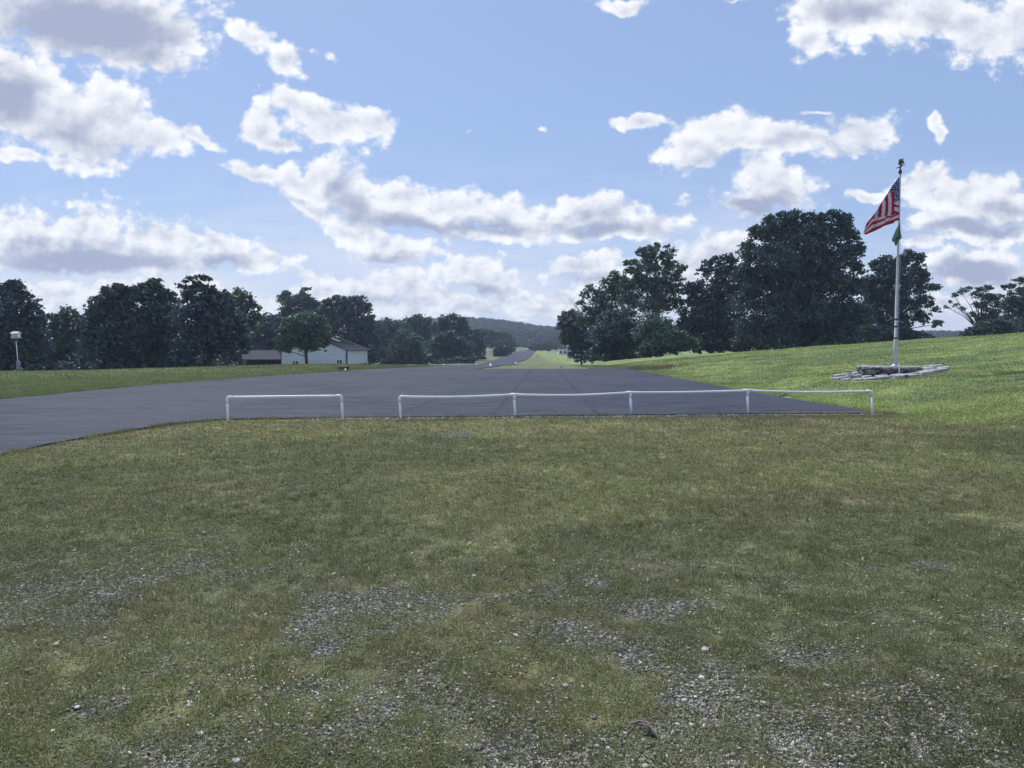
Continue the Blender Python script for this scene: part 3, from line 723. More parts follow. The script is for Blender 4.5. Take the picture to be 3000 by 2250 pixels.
# limestone strip along the edge of the pad
N = 5200
x = rng.uniform(-4.5, 8.7, N); y = near_edge_y(x) - .07 - rng.gamma(1.6, .07, N)
dens_ = np.interp(x, [-4.5, -3.5, -1, 0, 2, 3.3, 5, 8.7], [.5, .9, .25, .5, .9, 1, .8, .5]); keep = rng.random(N) < dens_ * (.4 + fbm(x * 2, y * 2, 90)); x, y = x[keep], y[keep]; n = len(x)
lum = rng.uniform(.16, .50, n) * np.where(x > 4, .7, 1.); tn = np.stack([lum, lum * .97, lum * .95], 1)
stones('edge_gravel', x, y, rng.uniform(.012, .030, n), tn, 'strip of pale stones between grass and tarmac behind the rails', 'gravel')

# ---------------------------------------------------------------- white pipe rails
def rail_fence(label, posts, mids):
    """posts: (bottom px, py, top px, py); mids: rail height (py) halfway between neighbours"""
    P = []
    for bx, by, tx, ty in posts:
        b0 = flat(bx, by + 1, 0.0); top = at(tx, ty, b0.y)
        P.append((b0, top))
    t_ = thing('pipe_fence', label, 'fence', P[0][0].copy(), 'white pipe rail fences at the pad edge')
    R = .027
    for b0, top in P:
        m = MB(); m.tube([b0 - Vector((0, 0, .12)), top - Vector((0, 0, .05))], R, 12); m.build('post', M_WHITE, t_, True)
    for i in range(len(P) - 1):
        a, b_ = P[i][1], P[i + 1][1]; mid = at(mids[i][0], mids[i][1], (a.y + b_.y) / 2)
        pts = []
        for k in range(13):
            f = k / 12; p = a.lerp(b_, f); fm = (mid.x - a.x) / (b_.x - a.x)
            sag = mid.z - (a.z + (b_.z - a.z) * fm)
            w_ = math.sin(math.pi * f) if fm > .4 else math.sin(math.pi * f ** .8)
            p.z += sag * w_; pts.append(p)
        m = MB(); m.tube(pts, R, 12); m.build('rail', M_WHITE, t_, True)
    for i, (b0, top) in enumerate(P):
        m = MB(); RR = R * 1.28
        if i in (0, len(P) - 1):
            d = 1 if i == 0 else -1
            m.tube([top + Vector((0, 0, -.13)), top + Vector((0, 0, -.05)), top + Vector((d * .012, 0, -.015)), top + Vector((d * .04, 0, .0)), top + Vector((d * .12, 0, 0))], RR, 12)
        else:
            m.tube([top + Vector((-.1, 0, 0)), top + Vector((.1, 0, 0))], RR, 12); m.tube([top + Vector((0, 0, -.11)), top + Vector((0, 0, -.01))], RR, 12)
        m.build('elbow' if i in (0, len(P) - 1) else 'tee_joint', M_WHITE, t_, True)
rail_fence('short white pipe rail with one bay, left of the gap', [(668, 1235, 666, 1164), (1005, 1230, 1001, 1160)], [(833, 1162)])
rail_fence('long white pipe rail with four sagging bays before the tarmac pad',
           [(1175, 1228, 1171, 1162), (1510, 1220, 1507, 1156), (1851, 1214, 1847, 1150), (2192, 1213, 2191, 1144), (2557, 1216, 2555, 1146)],
           [(1330, 1163), (1675, 1158), (2015, 1149), (2370, 1149)])

# ---------------------------------------------------------------- flagpole, flags, stone base
FY = 27.0
bp = at(2622, 1073, FY); tp = at(2638, 499, FY)
fx = bp.x
zt = float(tz(fx, FY)); top_z = bp.z
fb = thing('stone_base', 'round two tier drystone base around the flagpole', 'stone platform', (fx - .22, FY, zt - .05))
C0 = Vector((fx - .22, FY))
random.seed(5)
def stone_block(m, cx, cy, zb, w, d, h, rz, tiltx=0, tilty=0):
    pts = []; nn = 7
    for k in range(nn):
        an = 2 * math.pi * k / nn + random.uniform(-.2, .2)
        rr = 1 / max(abs(math.cos(an)), abs(math.sin(an))) * .5 * random.uniform(.86, 1.0); pts.append((math.cos(an) * rr * w, math.sin(an) * rr * d))
    R = Matrix.Rotation(rz, 3, 'Z'); vs = []
    for zz, kk in ((0, .97), (h * .25, 1.0), (h * .82, .99), (h, .93)):
        for (px_, py_) in pts:
            v_ = R @ Vector((px_ * kk, py_ * kk, 0)); vs.append((cx + v_.x, cy + v_.y, zb + zz + tiltx * v_.x + tilty * v_.y + random.uniform(-.004, .004)))
    fs = [tuple(reversed(range(nn))), tuple(3 * nn + k for k in range(nn))]
    for r_ in range(3):
        for k in range(nn): fs.append((r_ * nn + k, r_ * nn + (k + 1) % nn, (r_ + 1) * nn + (k + 1) % nn, (r_ + 1) * nn + k))
    m.add(vs, fs)
lo = MB(); R1 = 1.80
for ring, (rr, nst) in enumerate(((1.68, 24), (1.28, 17))):
    for k in range(nst):
        an = 2 * math.pi * (k + random.uniform(-.12, .12)) / nst; cx, cy = C0.x + rr * math.cos(an) * 1.04, C0.y + rr * math.sin(an)
        g_ = float(tz(cx, cy)); stone_block(lo, cx, cy, g_ - .03, random.uniform(.36, .50), random.uniform(.36, .48), random.uniform(.085, .15) + .02 * ring, an + math.pi / 2, .112, 0)
lo.build('lower_tier', M_STONE, fb)
up = MB(); zb = float(tz(C0.x - 1, C0.y)) - .02; H = top_z - .045 - zb; layers = 5
zc_ = zb
for L in range(layers):
    hL = H / layers * (1 + random.uniform(-.1, .1)) if L < layers - 1 else top_z - .05 - zc_; nst = 17
    for k in range(nst):
        an = 2 * math.pi * (k + .5 * (L % 2) + random.uniform(-.22, .22)) / nst; rr = .93 + random.uniform(-.03, .04)
        stone_block(up, C0.x + rr * math.cos(an), C0.y + rr * math.sin(an), zc_ + .002, random.uniform(.30, .44), .26, hL - .008, an + math.pi / 2)
    zc_ += hL
up.lathe((C0.x, C0.y, zb), [(.78, 0), (.78, H - .02)], 24)
up.build('upper_wall', M_STONEW, fb)
cp = MB(); nst = 15
for k in range(nst):
    an = 2 * math.pi * (k + random.uniform(-.15, .15)) / nst; rr = .9
    stone_block(cp, C0.x + rr * math.cos(an), C0.y + rr * math.sin(an), top_z - .05, random.uniform(.33, .44), .34, .045 + random.uniform(0, .015), an + math.pi / 2)
for k in range(7):
    an = 2 * math.pi * k / 7; stone_block(cp, C0.x + .45 * math.cos(an), C0.y + .45 * math.sin(an), top_z - .052, .42, .42, .045, an)
cp.build('cap_stones', M_STONE, fb)

fp = thing('flagpole', 'tall white flagpole with eagle finial in the stone base', 'flagpole', (fx, FY, top_z))
m = MB()
ptop = Vector((fx + (tp.x - bp.x) * .0, FY, tp.z)); Hh = ptop.z - top_z
pr = [(0, .075), (1.05, .065), (1.06, .055), (2.6, .052), (2.61, .046), (Hh * .62, .040), (Hh - .12, .032)]
m.tube([(fx, FY, top_z + h_) for h_, r_ in pr], [r_ for h_, r_ in pr], 14); m.build('shaft', M_POLE, fp, True)
for hz in (1.0, 1.68, 1.42):
    m = MB(); m.lathe((fx, FY, top_z + hz), [(.071, 0), (.073, .01), (.073, .045), (.071, .055)], 14); m.build('band', M_DARKMET, fp)
m = MB(); m.lathe((fx, FY, top_z - .005), [(.17, 0), (.16, .03), (.09, .05), (.08, .09)], 16); m.build('footing', M_POLE, fp, True)
m = MB(); m.lathe((fx, FY, top_z + Hh - .13), [(.033, 0), (.055, .02), (.06, .07), (.055, .13), (.03, .15), (.02, .19), (.035, .21), (.02, .24)], 14)
m.build('truck', M_DARKMET, fp, True)
# eagle finial: body, spread wings, head, tail
zt_ = top_z + Hh + .06
m = MB(); m.tube([(fx - .01, FY, zt_), (fx + .02, FY, zt_ + .08), (fx + .01, FY, zt_ + .2), (fx - .03, FY, zt_ + .28), (fx - .07, FY, zt_ + .27)], [.015, .034, .042, .027, .01], 8)
for s_ in (-1, 1):
    m.tube([(fx, FY + s_ * .03, zt_ + .19), (fx + .01, FY + s_ * .09, zt_ + .24), (fx + .03, FY + s_ * .15, zt_ + .33)], [.02, .032, .01], 6)
m.add([(fx - .09, FY - .02, zt_ + .12), (fx + .15, FY - .02, zt_ + .19), (fx + .15, FY + .02, zt_ + .21), (fx - .05, FY + .02, zt_ + .33), (fx + .07, FY, zt_ + .35)], [(0, 1, 2), (0, 2, 3), (1, 4, 2), (3, 4, 0), (0, 4, 1)])
m.tube([(fx - .15, FY, zt_ + .02), (fx, FY, zt_ + .06), (fx + .1, FY, zt_ + .13), (fx + .19, FY, zt_ + .13)], [.012, .03, .02, .01], 6)
m.build('eagle_finial', mat('aged_bronze', (.10, .10, .12), .5), fp, True)
m = MB(); m.tube([(fx + .075, FY - .05, top_z + .9), (fx + .055, FY - .06, top_z + Hh * .6), (fx - .045, FY - .03, top_z + Hh - .1)], .006, 5); m.build('halyard', M_POLE, fp)

def inpoly(px, py, poly):
    c_ = False; n_ = len(poly)
    for i in range(n_):
        x1, y1 = poly[i]; x2, y2 = poly[(i + 1) % n_]
        if (y1 > py) != (y2 > py) and px < (x2 - x1) * (py - y1) / (y2 - y1) + x1: c_ = not c_
    return c_
def cloth(name, poly, Yd, step, colf, foldf, mats, ox, oy, sc):
    """cloth sheet whose outline is given in the units of an enlarged view (ox, oy, sc)"""
    xs = [p[0] for p in poly]; ys = [p[1] for p in poly]; vid = {}; vs = []; fs = []; mi = []
    ii = int((max(xs) - min(xs)) / step) + 1; jj = int((max(ys) - min(ys)) / step) + 1
    def vert(i, j):
        if (i, j) not in vid:
            X_ = min(xs) + i * step; Y_ = min(ys) + j * step
            dpt = foldf(X_, Y_); p = at(ox + X_ / sc, oy + Y_ / sc, Yd + dpt)
            vid[(i, j)] = len(vs); vs.append(tuple(p))
        return vid[(i, j)]
    for i in range(ii):
        for j in range(jj):
            X_ = min(xs) + (i + .5) * step; Y_ = min(ys) + (j + .5) * step
            if inpoly(X_, Y_, poly):
                fs.append((vert(i, j), vert(i + 1, j), vert(i + 1, j + 1), vert(i, j + 1))); mi.append(colf(X_, Y_))
    me = bpy.data.meshes.new(name); me.from_pydata(vs, [], fs)
    for m_ in mats: me.materials.append(m_)
    me.polygons.foreach_set('material_index', mi); me.polygons.foreach_set('use_smooth', [True] * len(fs)); me.update()
    o = bpy.data.objects.new(name, me); COL.objects.link(o)
    md = o.modifiers.new('thickness', 'SOLIDIFY'); md.thickness = .006
    return o
def cloth_mat(name, col):
    m_ = bpy.data.materials.new(name); m_.use_nodes = True; t = NT(m_.node_tree); t.n.clear(); out = t.new('ShaderNodeOutputMaterial')
    d = t.new('ShaderNodeBsdfDiffuse'); d.inputs['Color'].default_value = (*col, 1); tr = t.new('ShaderNodeBsdfTranslucent'); tr.inputs['Color'].default_value = (*col, 1)
    mx = t.new('ShaderNodeMixShader'); mx.inputs[0].default_value = .5; t.l.new(d.outputs[0], mx.inputs[1]); t.l.new(tr.outputs[0], mx.inputs[2]); t.l.new(mx.outputs[0], out.inputs[0]); return m_
CR, CW, CB, CS = cloth_mat('flag_red', (.44, .035, .07)), cloth_mat('flag_white', (.56, .55, .64)), cloth_mat('flag_blue', (.03, .05, .20)), cloth_mat('flag_star', (.75, .76, .85))
FPOLY = [(1190, 368), (1183, 1078), (1110, 1100), (1100, 1125), (960, 1165), (800, 1250), (640, 1315), (608, 1290), (628, 1210), (655, 1130), (740, 1030), (830, 910), (910, 770), (1000, 640), (1070, 520)]
CANT = [(1192, 360), (1185, 765), (1150, 765), (1122, 792), (1105, 760), (1098, 690), (1110, 640), (1106, 604), (1060, 612), (1000, 640), (990, 640), (1060, 520)]
def flagcol(X_, Y_):
    if inpoly(X_, Y_, CANT):
        r_ = (Y_ - 400) / 37.0; q = (X_ - 1175 + .28 * (Y_ - 430)) / 30.0 + .5 * (int(math.floor(r_)) % 2)
        return 3 if (abs(r_ - math.floor(r_) - .5) < .20 and abs(q - round(q)) < .22) else 2
    fold = np.interp(X_, [600, 745, 905, 1000, 1060, 1112, 1185], [1260, 1062, 1022, 1002, 1008, 980, 950])
    bot = np.interp(X_, [608, 640, 800, 960, 1100, 1183], [1300, 1315, 1250, 1165, 1115, 1080])
    if X_ > 1108 and Y_ < 975:
        z_ = Y_ + (12 if X_ < 1140 else 0)
        return 1 if (765 < z_ < 838 or 875 < z_ < 942) else 0
    if Y_ < fold:
        sh_ = 10 * math.sin((Y_ - 700) / 90.0)
        q = X_ - sh_
        for a_, b_ in ((1000, 1056), (897, 948), (790, 842)):
            if a_ < q < b_: return 1
        return 0
    f = (Y_ - fold) / max(bot - fold, 1)
    lim = [0, .22, .45, .72, 1.1] if X_ < 960 else [0, .05, .28, .62, 1.1]
    return 1 if (lim[0] <= f < lim[1] or lim[2] <= f < lim[3]) else 0
def ffold(X_, Y_):
    d_ = (1190 - X_) / 580.0
    return .10 * math.sin(X_ / 42.0 + Y_ / 400.) * min(1, d_ * 3) - .55 * d_ + .05 * math.sin(Y_ / 60.0) * d_
fl = cloth('flag', FPOLY, FY - .03, 7.0, flagcol, ffold, [CR, CW, CB, CS], 2420, 450, 5.53)
tag(fl, 'striped red and white flag with starred blue canton drooping from the flagpole', 'flag')
GPOLY = [(1190, 1108), (1206, 1180), (1206, 1250), (1226, 1368), (1200, 1392), (1168, 1405), (1160, 1450), (1135, 1503), (1108, 1470), (1098, 1420), (1075, 1428), (1066, 1390), (1090, 1330), (1130, 1235), (1165, 1170)]
G1, G2 = cloth_mat('pennant_green', (.25, .36, .30)), cloth_mat('pennant_dark', (.02, .06, .035))
def gcol(X_, Y_):
    if Y_ > 1395 and (X_ < 1100) : return 1
    if abs(Y_ - (1370 + (1170 - X_) * .25)) < 7 and 1110 < X_ < 1190: return 1
    return 0
gf = cloth('green_flag', GPOLY, FY - .05, 7.0, gcol, lambda X_, Y_: .08 * math.sin(X_ / 18.0 + Y_ / 70.0) - .10, [G1, G2], 2420, 450, 5.53)
tag(gf, 'small limp green flag hanging below the striped flag', 'flag')
# pipe tap standing at the base
q = at(2634, 1093, FY - 1.9); q.z = float(tz(q.x, q.y)) + .1
tpz = top_z + .1
tapo = thing('water_pipe', 'thin white pipe rising at the front of the stone base', 'pipe', tuple(q))
m = MB(); m.tube([(q.x + .22, q.y, q.z), (q.x + .06, q.y, q.z), (q.x, q.y, q.z + .05), (q.x, q.y, q.z + .34)], .014, 8); m.build('riser', M_WHITE, tapo, True)
m = MB(); m.tube([(q.x - .03, q.y, q.z + .36), (q.x + .05, q.y, q.z + .31)], .02, 8); m.tube([(q.x - .005, q.y, q.z + .32), (q.x - .005, q.y, q.z + .41)], .012, 8); m.build('valve', M_WHITE, tapo, True)
m = MB(); m.lathe((q.x + .24, q.y, q.z - .03), [(.03, 0), (.04, .02), (.04, .06), (.02, .07)], 10); m.build('coupling', M_DARKMET, tapo, True)
# spotlight at the left of the platform
q = at(2488, 1090, FY - .3); gz = float(tz(q.x, q.y)) + .1; sl = thing('spotlight', 'squat pale garden spotlight with tilted hood on the flagstones', 'lamp', (q.x, q.y, gz))
TT = Matrix.Rotation(.25, 3, 'Y')
m = MB(); m.lathe((q.x, q.y, gz - .02), [(.075, 0), (.08, .05), (.075, .1), (.08, .15), (.09, .2)], 14); m.build('housing', M_POLE, sl, True)
m = MB(); m.lathe((q.x, q.y, gz + .19), [(.10, 0), (.15, .015), (.15, .03), (.11, .04)], 16, TT); m.build('hood', M_POLE, sl, True)
m = MB(); m.tube([(q.x + .07, q.y - .07, gz + .17), (q.x + .05, q.y - .09, gz + .02)], .018, 8); m.build('bracket', M_WHITE, sl, True)
# black hose end at the pad edge with a flat white stone
q = flat(2300, 1164, .0)
def hz(px_, py_): p = at(px_, py_, q.y); return p
m = MB(); m.tube([hz(2282, 1165), hz(2285, 1161.5), hz(2289.5, 1158.5), hz(2295, 1158), hz(2300, 1155.5), hz(2303, 1157.5), hz(2304.5, 1163)], .014, 7)
m.tube([hz(2296, 1158), hz(2296, 1163.5)], .012, 6); o = m.build('hose', M_BLACK, None, True); tag(o, 'black hose bent up at the right edge of the tarmac', 'hose')
m = MB(); p = flat(2308, 1165, .02); stone_block(m, p.x, p.y, .0, .15, .2, .035, .3); tag(m.build('flat_stone', mat('white_stone', (.5, .5, .46), .8)), 'flat white stone beside the black hose', 'stone')
# shallow ditch line from base to pad
# ---------------------------------------------------------------- leaf litter and larger stones in the foreground
def ground_pt(px_, py_):
    p = flat(px_, py_); p.z = float(tz(p.x, p.y)); return p
M_LEAFD = mat('dead_leaf_brown', (.46, .36, .30), .8, var=.4, vscale=20)
p = ground_pt(1880, 2118); m = MB()
def curl(m, cx, cy, cz, L, Wd, rz, k=1.0):
    vs = []; fs = []; nn = 7
    for i in range(nn):
        f = i / (nn - 1); wv = Wd * math.sin(math.pi * (f * .9 + .05)) * (1 + .3 * math.sin(i * 2.3))
        for s_ in (-1, -.4, .3, 1):
            lx = (f - .5) * L; ly = s_ * wv; lz = .012 + .018 * k * abs(s_) ** 2 + .012 * math.sin(f * 4)
            vs.append((cx + lx * math.cos(rz) - ly * math.sin(rz), cy + lx * math.sin(rz) + ly * math.cos(rz), cz + lz))
    for i in range(nn - 1):
        for j in range(3): fs.append((i * 4 + j, i * 4 + j + 1, i * 4 + 5 + j, i * 4 + 4 + j))
    m.add(vs, fs)
curl(m, p.x, p.y, p.z + .006, .09, .016, .1); curl(m, p.x + .015, p.y - .022, p.z + .004, .08, .015, -.35, .8); curl(m, p.x + .04, p.y - .045, p.z, .05, .011, -1.1, .6)
o = m.build('dead_leaf', M_LEAFD); md = o.modifiers.new('t', 'SOLIDIFY'); md.thickness = .002; tag(o, 'curled dry brown leaf lying on the gravel nearest the camera', 'leaf')
MST = mat('limestone', (.50, .50, .48), .85, .2, var=.25, vscale=30)
for (sx0, sy0, w_, d_, h_, lab) in ((2065, 1890, .062, .04, .02, 'largest flat white limestone lying alone in the mid foreground grass'), (1655, 1990, .03, .028, .018, 'rounded white stone just left and above the dead leaf'),
                            (2420, 2000, .03, .028, .018, 'angular white stone on the gravel right of the dead leaf'), (693, 2230, .034, .03, .02, 'pale rounded stone at the bottom left edge of the gravel'), (1388, 1693, .034, .03, .02, 'lone pale stone in olive grass near the middle')):
    p = ground_pt(sx0, sy0); m = MB(); stone_block(m, p.x, p.y, p.z - .004, w_, d_, h_, random.uniform(0, 3)); tag(m.build('pale_stone', MST), lab, 'stone', 'larger pale stones on the foreground')
p = ground_pt(2286, 1304); m = MB(); stone_block(m, p.x, p.y, p.z, .035, .03, .03, .4); tag(m.build('dark_stone', M_BLACK), 'small black lump in the grass in front of the rails', 'stone')

# ---------------------------------------------------------------- barn with gabled metal roof and low shed
BY0, BY1 = 110.0, 126.0
xl, xr = at(824, 1040, BY0).x, at(1015, 1040, BY0).x; xm = (xl + xr) / 2
ze, zp, zs, zg = at(1015, 1025.5, BY0).z, at(920, 988.5, BY0).z, at(1015, 1070, BY0).z, -2.6
bn_ = thing('metal_barn', 'pale metal sided barn with grey gabled roof beyond the runway', 'building', (xm, (BY0 + BY1) / 2, zg))
def gable(m, y, x0, x1, z0, z1, zpk):
    m.add([(x0, y, z0), (x1, y, z0), (x1, y, z1), ((x0 + x1) / 2, y, zpk), (x0, y, z1)], [(0, 1, 2, 3, 4)])
m = MB(); gable(m, BY0, xl, xr, zs, ze, zp); m.add([(xr, BY0, zs), (xr, BY1, zs), (xr, BY1, ze), (xr, BY0, ze)], [(0, 1, 2, 3)])
m.add([(xl, BY0, zs), (xl, BY1, zs), (xl, BY1, ze), (xl, BY0, ze)], [(3, 2, 1, 0)]); gable(m, BY1, xl, xr, zs, ze, zp)
k = xl + .3
while k < xr - .1:                                                   # standing ribs of the siding
    zk = ze + (zp - ze) * (1 - abs(k - xm) / (xr - xm)) - .12
    m.box((k, BY0 - .02, (zs + zk) / 2), (.06, .04, zk - zs)); k += .42
k = BY0 + .4
while k < BY1 - .1: m.box((xr + .02, k, (zs + ze) / 2), (.04, .06, ze - zs)); k += .42
m.build('wall', M_SIDING, bn_)
m = MB(); m.box((xm, (BY0 + BY1) / 2, (zs + zg) / 2 - .01), (xr - xl - .06, BY1 - BY0 - .06, zs - zg)); m.build('foundation', M_CONC, bn_)
m = MB(); ov = .45; th = .12
for s_ in (-1, 1):
    ex = (xr if s_ > 0 else xl) + s_ * ov; sl_ = (zp - ze) / (xr - xm); ez = ze - sl_ * ov; y0, y1 = BY0 - .35, BY1 + .35
    a = [(xm, y0, zp + .05), (ex, y0, ez + .05), (ex, y1, ez + .05), (xm, y1, zp + .05)]
    vs = a + [(p_[0], p_[1], p_[2] + th) for p_ in a]
    fs = [(0, 1, 2, 3), (7, 6, 5, 4), (0, 4, 5, 1), (1, 5, 6, 2), (2, 6, 7, 3)]
    m.add(vs, fs if s_ > 0 else [tuple(reversed(f_)) for f_ in fs])
    q_ = 0
    for q_ in range(26):
        yy_ = y0 + .3 + q_ * .6
        m.tube([(xm + s_ * .1, yy_, zp + .05 + th), (ex, yy_, ez + .05 + th)], .025, 4)
rf = m.build('roof', M_ROOF, bn_)
M_SKYL = mat('skylight_panel', (.55, .62, .72), .3)
for ka, kb, yk in ((.12, .40, 118.0), (.10, .22, 113.5)):
    z1 = zp + .2 - (zp - ze) * ka; z2 = zp + .2 - (zp - ze) * kb; x1, x2 = xm + (xr - xm) * ka, xm + (xr - xm) * kb
    m = MB(); m.add([(x1, yk, z1 + .03), (x2, yk, z2 + .03), (x2, yk + 1.0, z2 + .03), (x1, yk + 1.0, z1 + .03)], [(0, 1, 2, 3)]); m.build('skylight', M_SKYL, bn_)
for cx_, cy_, cw_ in ((xr + .05, BY0 - .04, .22), (xr + .05, BY1, .14), (xl - .02, BY0 - .04, .12)):
    m = MB(); m.box((cx_, cy_, (zs + ze) / 2), (cw_, .12, ze - zs)); m.build('corner_trim', M_TRIM, bn_)
for wx0, wx1, wy0, wy1 in ((858.5, 873.5, 1058, 1070), (987, 1002, 1054.5, 1065)):
    a, b_ = at(wx0, wy1, BY0), at(wx1, wy0, BY0); cx = (a.x + b_.x) / 2; cz = (a.z + b_.z) / 2; ww = b_.x - a.x; wh = b_.z - a.z
    m = MB()
    for s_ in (-1, 1): m.box((cx + s_ * (ww / 2 + .04), BY0 - .07, cz), (.08, .08, wh + .16)); m.box((cx, BY0 - .072, cz + s_ * (wh / 2 + .04)), (ww, .08, .08))
    m.box((cx, BY0 - .074, cz), (.09, .08, wh)); fr = m.build('window', M_WHITE, bn_)
    for s_ in (-1, 1):
        m = MB(); m.box((cx + s_ * (ww / 4 + .01), BY0 - .045, cz), (ww / 2 - .08, .03, wh)); m.build('pane', M_GLASS, fr)
# shed
sx0, sx1 = at(715, 1050, 114).x, xl - .1; zr_, ze2 = at(775, 1028.5, 114).z, at(775, 1055, 112).z
sh_ = thing('low_shed', 'low dark open shed with brown shingled roof left of the barn', 'building', ((sx0 + sx1) / 2, 114, -2.6))
m = MB(); a = [(sx0 - .3, 111.6, ze2), (sx1, 111.6, ze2), (sx1, 115.5, zr_), (sx0 - .3, 115.5, zr_)]; b2 = [(sx0 - .3, 119.4, ze2), (sx1, 119.4, ze2)]
m.add(a + [(p_[0], p_[1], p_[2] + .12) for p_ in a] + b2 + [(p_[0], p_[1], p_[2] + .12) for p_ in b2], [(0, 3, 2, 1), (4, 5, 6, 7), (0, 1, 5, 4), (0, 4, 7, 3), (1, 2, 6, 5), (7, 6, 11, 10), (3, 8, 9, 2), (8, 10, 11, 9), (3, 7, 10, 8), (2, 9, 11, 6)])
m.build('roof', M_SHINGLE, sh_)
m = MB(); m.box(((sx0 + sx1) / 2, 118.5, (ze2 - 2.6) / 2 - .02), (sx1 - sx0, .2, ze2 + 2.6)); m.box((sx0 + 1.2, 113, (ze2 - 2.6) / 2 - .03), (2.4, .15, ze2 + 2.55)); m.box((sx0, 115.5, (ze2 - 2.6) / 2 - .03), (.15, 6, ze2 + 2.5)); m.build('wall', M_SHED, sh_)
for i in range(4):
    m = MB(); x_ = sx0 + 2.6 + i * (sx1 - sx0 - 2.7) / 3; m.box((x_, 112, (ze2 - 2.6) / 2 - .05), (.12, .12, ze2 + 2.5)); m.build('post', M_SHED, sh_)

# far white house behind the trees
hy = 298.0; hx0, hx1 = at(1636, 1030, hy).x, at(1636, 1030, hy).x + 8.5; hz0 = float(tz(hx0 + 2, hy)) - .2; hz1 = at(1640, 1023, hy).z; hzp = at(1640, 1008, hy).z
hs = thing('white_house', 'small white house half hidden by the trees right of the runway', 'building', ((hx0 + hx1) / 2, hy + 4, hz0))
m = MB(); gable(m, hy, hx0, hx1, hz0, hz1, hzp); gable(m, hy + 8, hx0, hx1, hz0, hz1, hzp)
m.add([(hx0, hy, hz0), (hx0, hy + 8, hz0), (hx0, hy + 8, hz1), (hx0, hy, hz1), (hx1, hy, hz0), (hx1, hy + 8, hz0), (hx1, hy + 8, hz1), (hx1, hy, hz1)], [(3, 2, 1, 0), (4, 5, 6, 7)])
m.build('wall', mat('white_clapboard', (.72, .74, .78), .7, var=.1), hs)
m = MB(); xc = (hx0 + hx1) / 2
for s_, ex in ((1, hx1 + .3), (-1, hx0 - .3)):
    vs = [(xc, hy - .3, hzp + .02), (ex, hy - .3, hz1 - .1), (ex, hy + 8.3, hz1 - .1), (xc, hy + 8.3, hzp + .02)]; vs += [(p_[0], p_[1], p_[2] + .2) for p_ in vs]
    m.add(vs, [(0, 1, 2, 3), (7, 6, 5, 4), (0, 4, 5, 1), (1, 5, 6, 2), (2, 6, 7, 3)])
m.build('roof', M_ROOF, hs)
for wx in (1.0, 2.6, 5.2):
    for wz in (.7, 2.3):
        m = MB(); m.box((hx0 + wx, hy - .03, hz0 + wz + .5), (.75, .06, 1.0)); m.build('window', M_GLASS, hs)

# purple-martin style bird house on a pole
byd = 47.0; b0 = at(55, 1092, byd); b0.z = float(tz(b0.x, byd)) - .05; t0 = at(47, 1000, byd)
bh = thing('bird_house', 'white bird house on a slim leaning pole before the left trees', 'bird house', tuple(b0))
g1 = at(52.5, 1057, byd)
m = MB(); m.tube([b0, g1], [.15, .095], 12); m.build('predator_guard', mat('galvanised', (.22, .25, .32), .6, var=.2), bh, True)
m = MB(); m.tube([g1 - Vector((0, 0, .1)), t0], [.03, .025], 8); m.build('pole', M_WHITE, bh, True)
hb, ht = at(47, 990, byd), at(47, 972, byd); m = MB(); zc = (hb.z + ht.z) / 2 - .03
m.box((hb.x, byd, zc), (.38, .30, .24)); m.box((hb.x, byd, hb.z - .0), (.5, .4, .03)); hb_o = m.build('box', M_WHITE, bh)
m = MB(); m.add([(hb.x - .26, byd - .22, zc + .12), (hb.x + .26, byd - .22, zc + .12), (hb.x + .26, byd + .22, zc + .12), (hb.x - .26, byd + .22, zc + .12), (hb.x - .19, byd, zc + .25), (hb.x + .19, byd, zc + .25)], [(0, 1, 5, 4), (1, 2, 5), (2, 3, 4, 5), (3, 0, 4), (3, 2, 1, 0)]); m.build('roof', M_POLE, bh)
for dx_, dz_ in ((.03, .04), (.13, .04), (.04, -.07), (.14, -.07), (-.10, -.03)):
    m = MB(); m.box((hb.x + dx_, byd - .155, zc + dz_), (.065, .015, .065)); m.build('entrance', M_BLACK, bh)
m = MB(); m.tube([t0, hb], .02, 6); m.build('bracket', M_DARKMET, bh)

# ---------------------------------------------------------------- small things along the runway
q = flat(1006, 1089, 0.0); Yb = q.y
bt = thing('bench', 'black slatted bench with red end frame at the runway verge', 'bench', (q.x, q.y, 0))
a, b_ = at(992, 1082, Yb), at(1020, 1075, Yb)
m = MB()
for i in range(3): m.box(((a.x + b_.x) / 2, Yb, a.z + (b_.z - a.z) * (i + .5) / 3), (b_.x - a.x, .03, (b_.z - a.z) / 3 - .008))
m.box(((a.x + b_.x) / 2, Yb - .16, a.z + .01), (b_.x - a.x, .28, .02)); m.build('backrest', M_BLACK, bt)
for px_ in (997, 1024):
    m = MB(); c_ = at(px_, 1080, Yb); m.box((c_.x, Yb - .14, c_.z / 2), (.025, .3, c_.z)) if False else m.tube([(c_.x, Yb - .26, 0), (c_.x, Yb - .26, c_.z), (c_.x, Yb + .02, c_.z + .02), (c_.x, Yb + .04, 0)], .014, 6); m.build('leg', M_RED, bt)
m = MB(); c_ = at(1020.5, 1077, Yb); m.box((c_.x, Yb + .02, c_.z), (.1, .02, .15)); m.build('end_panel', M_RED, bt)
def cone(px_, py_, Yd, r, h, label, mt=M_WHITE, post=0.0):
    p = at(px_, py_, Yd); p.z = float(tz(p.x, Yd)) + .03 + post
    t_ = thing('marker_cone', label, 'marker', (p.x, p.y, p.z - post), 'runway edge markers')
    m = MB(); m.lathe(p, [(r, 0), (r, .02), (r * .75, .03), (r * .12, h)], 12); m.build('cone', mt, t_, True)
    if post:
        m = MB(); m.tube([p - Vector((0, 0, post + .05)), p + Vector((0, 0, .02))], .015, 6); m.build('stake', M_POLE, t_)
MWM = mat('marker_white', (.85, .87, .9), .6)
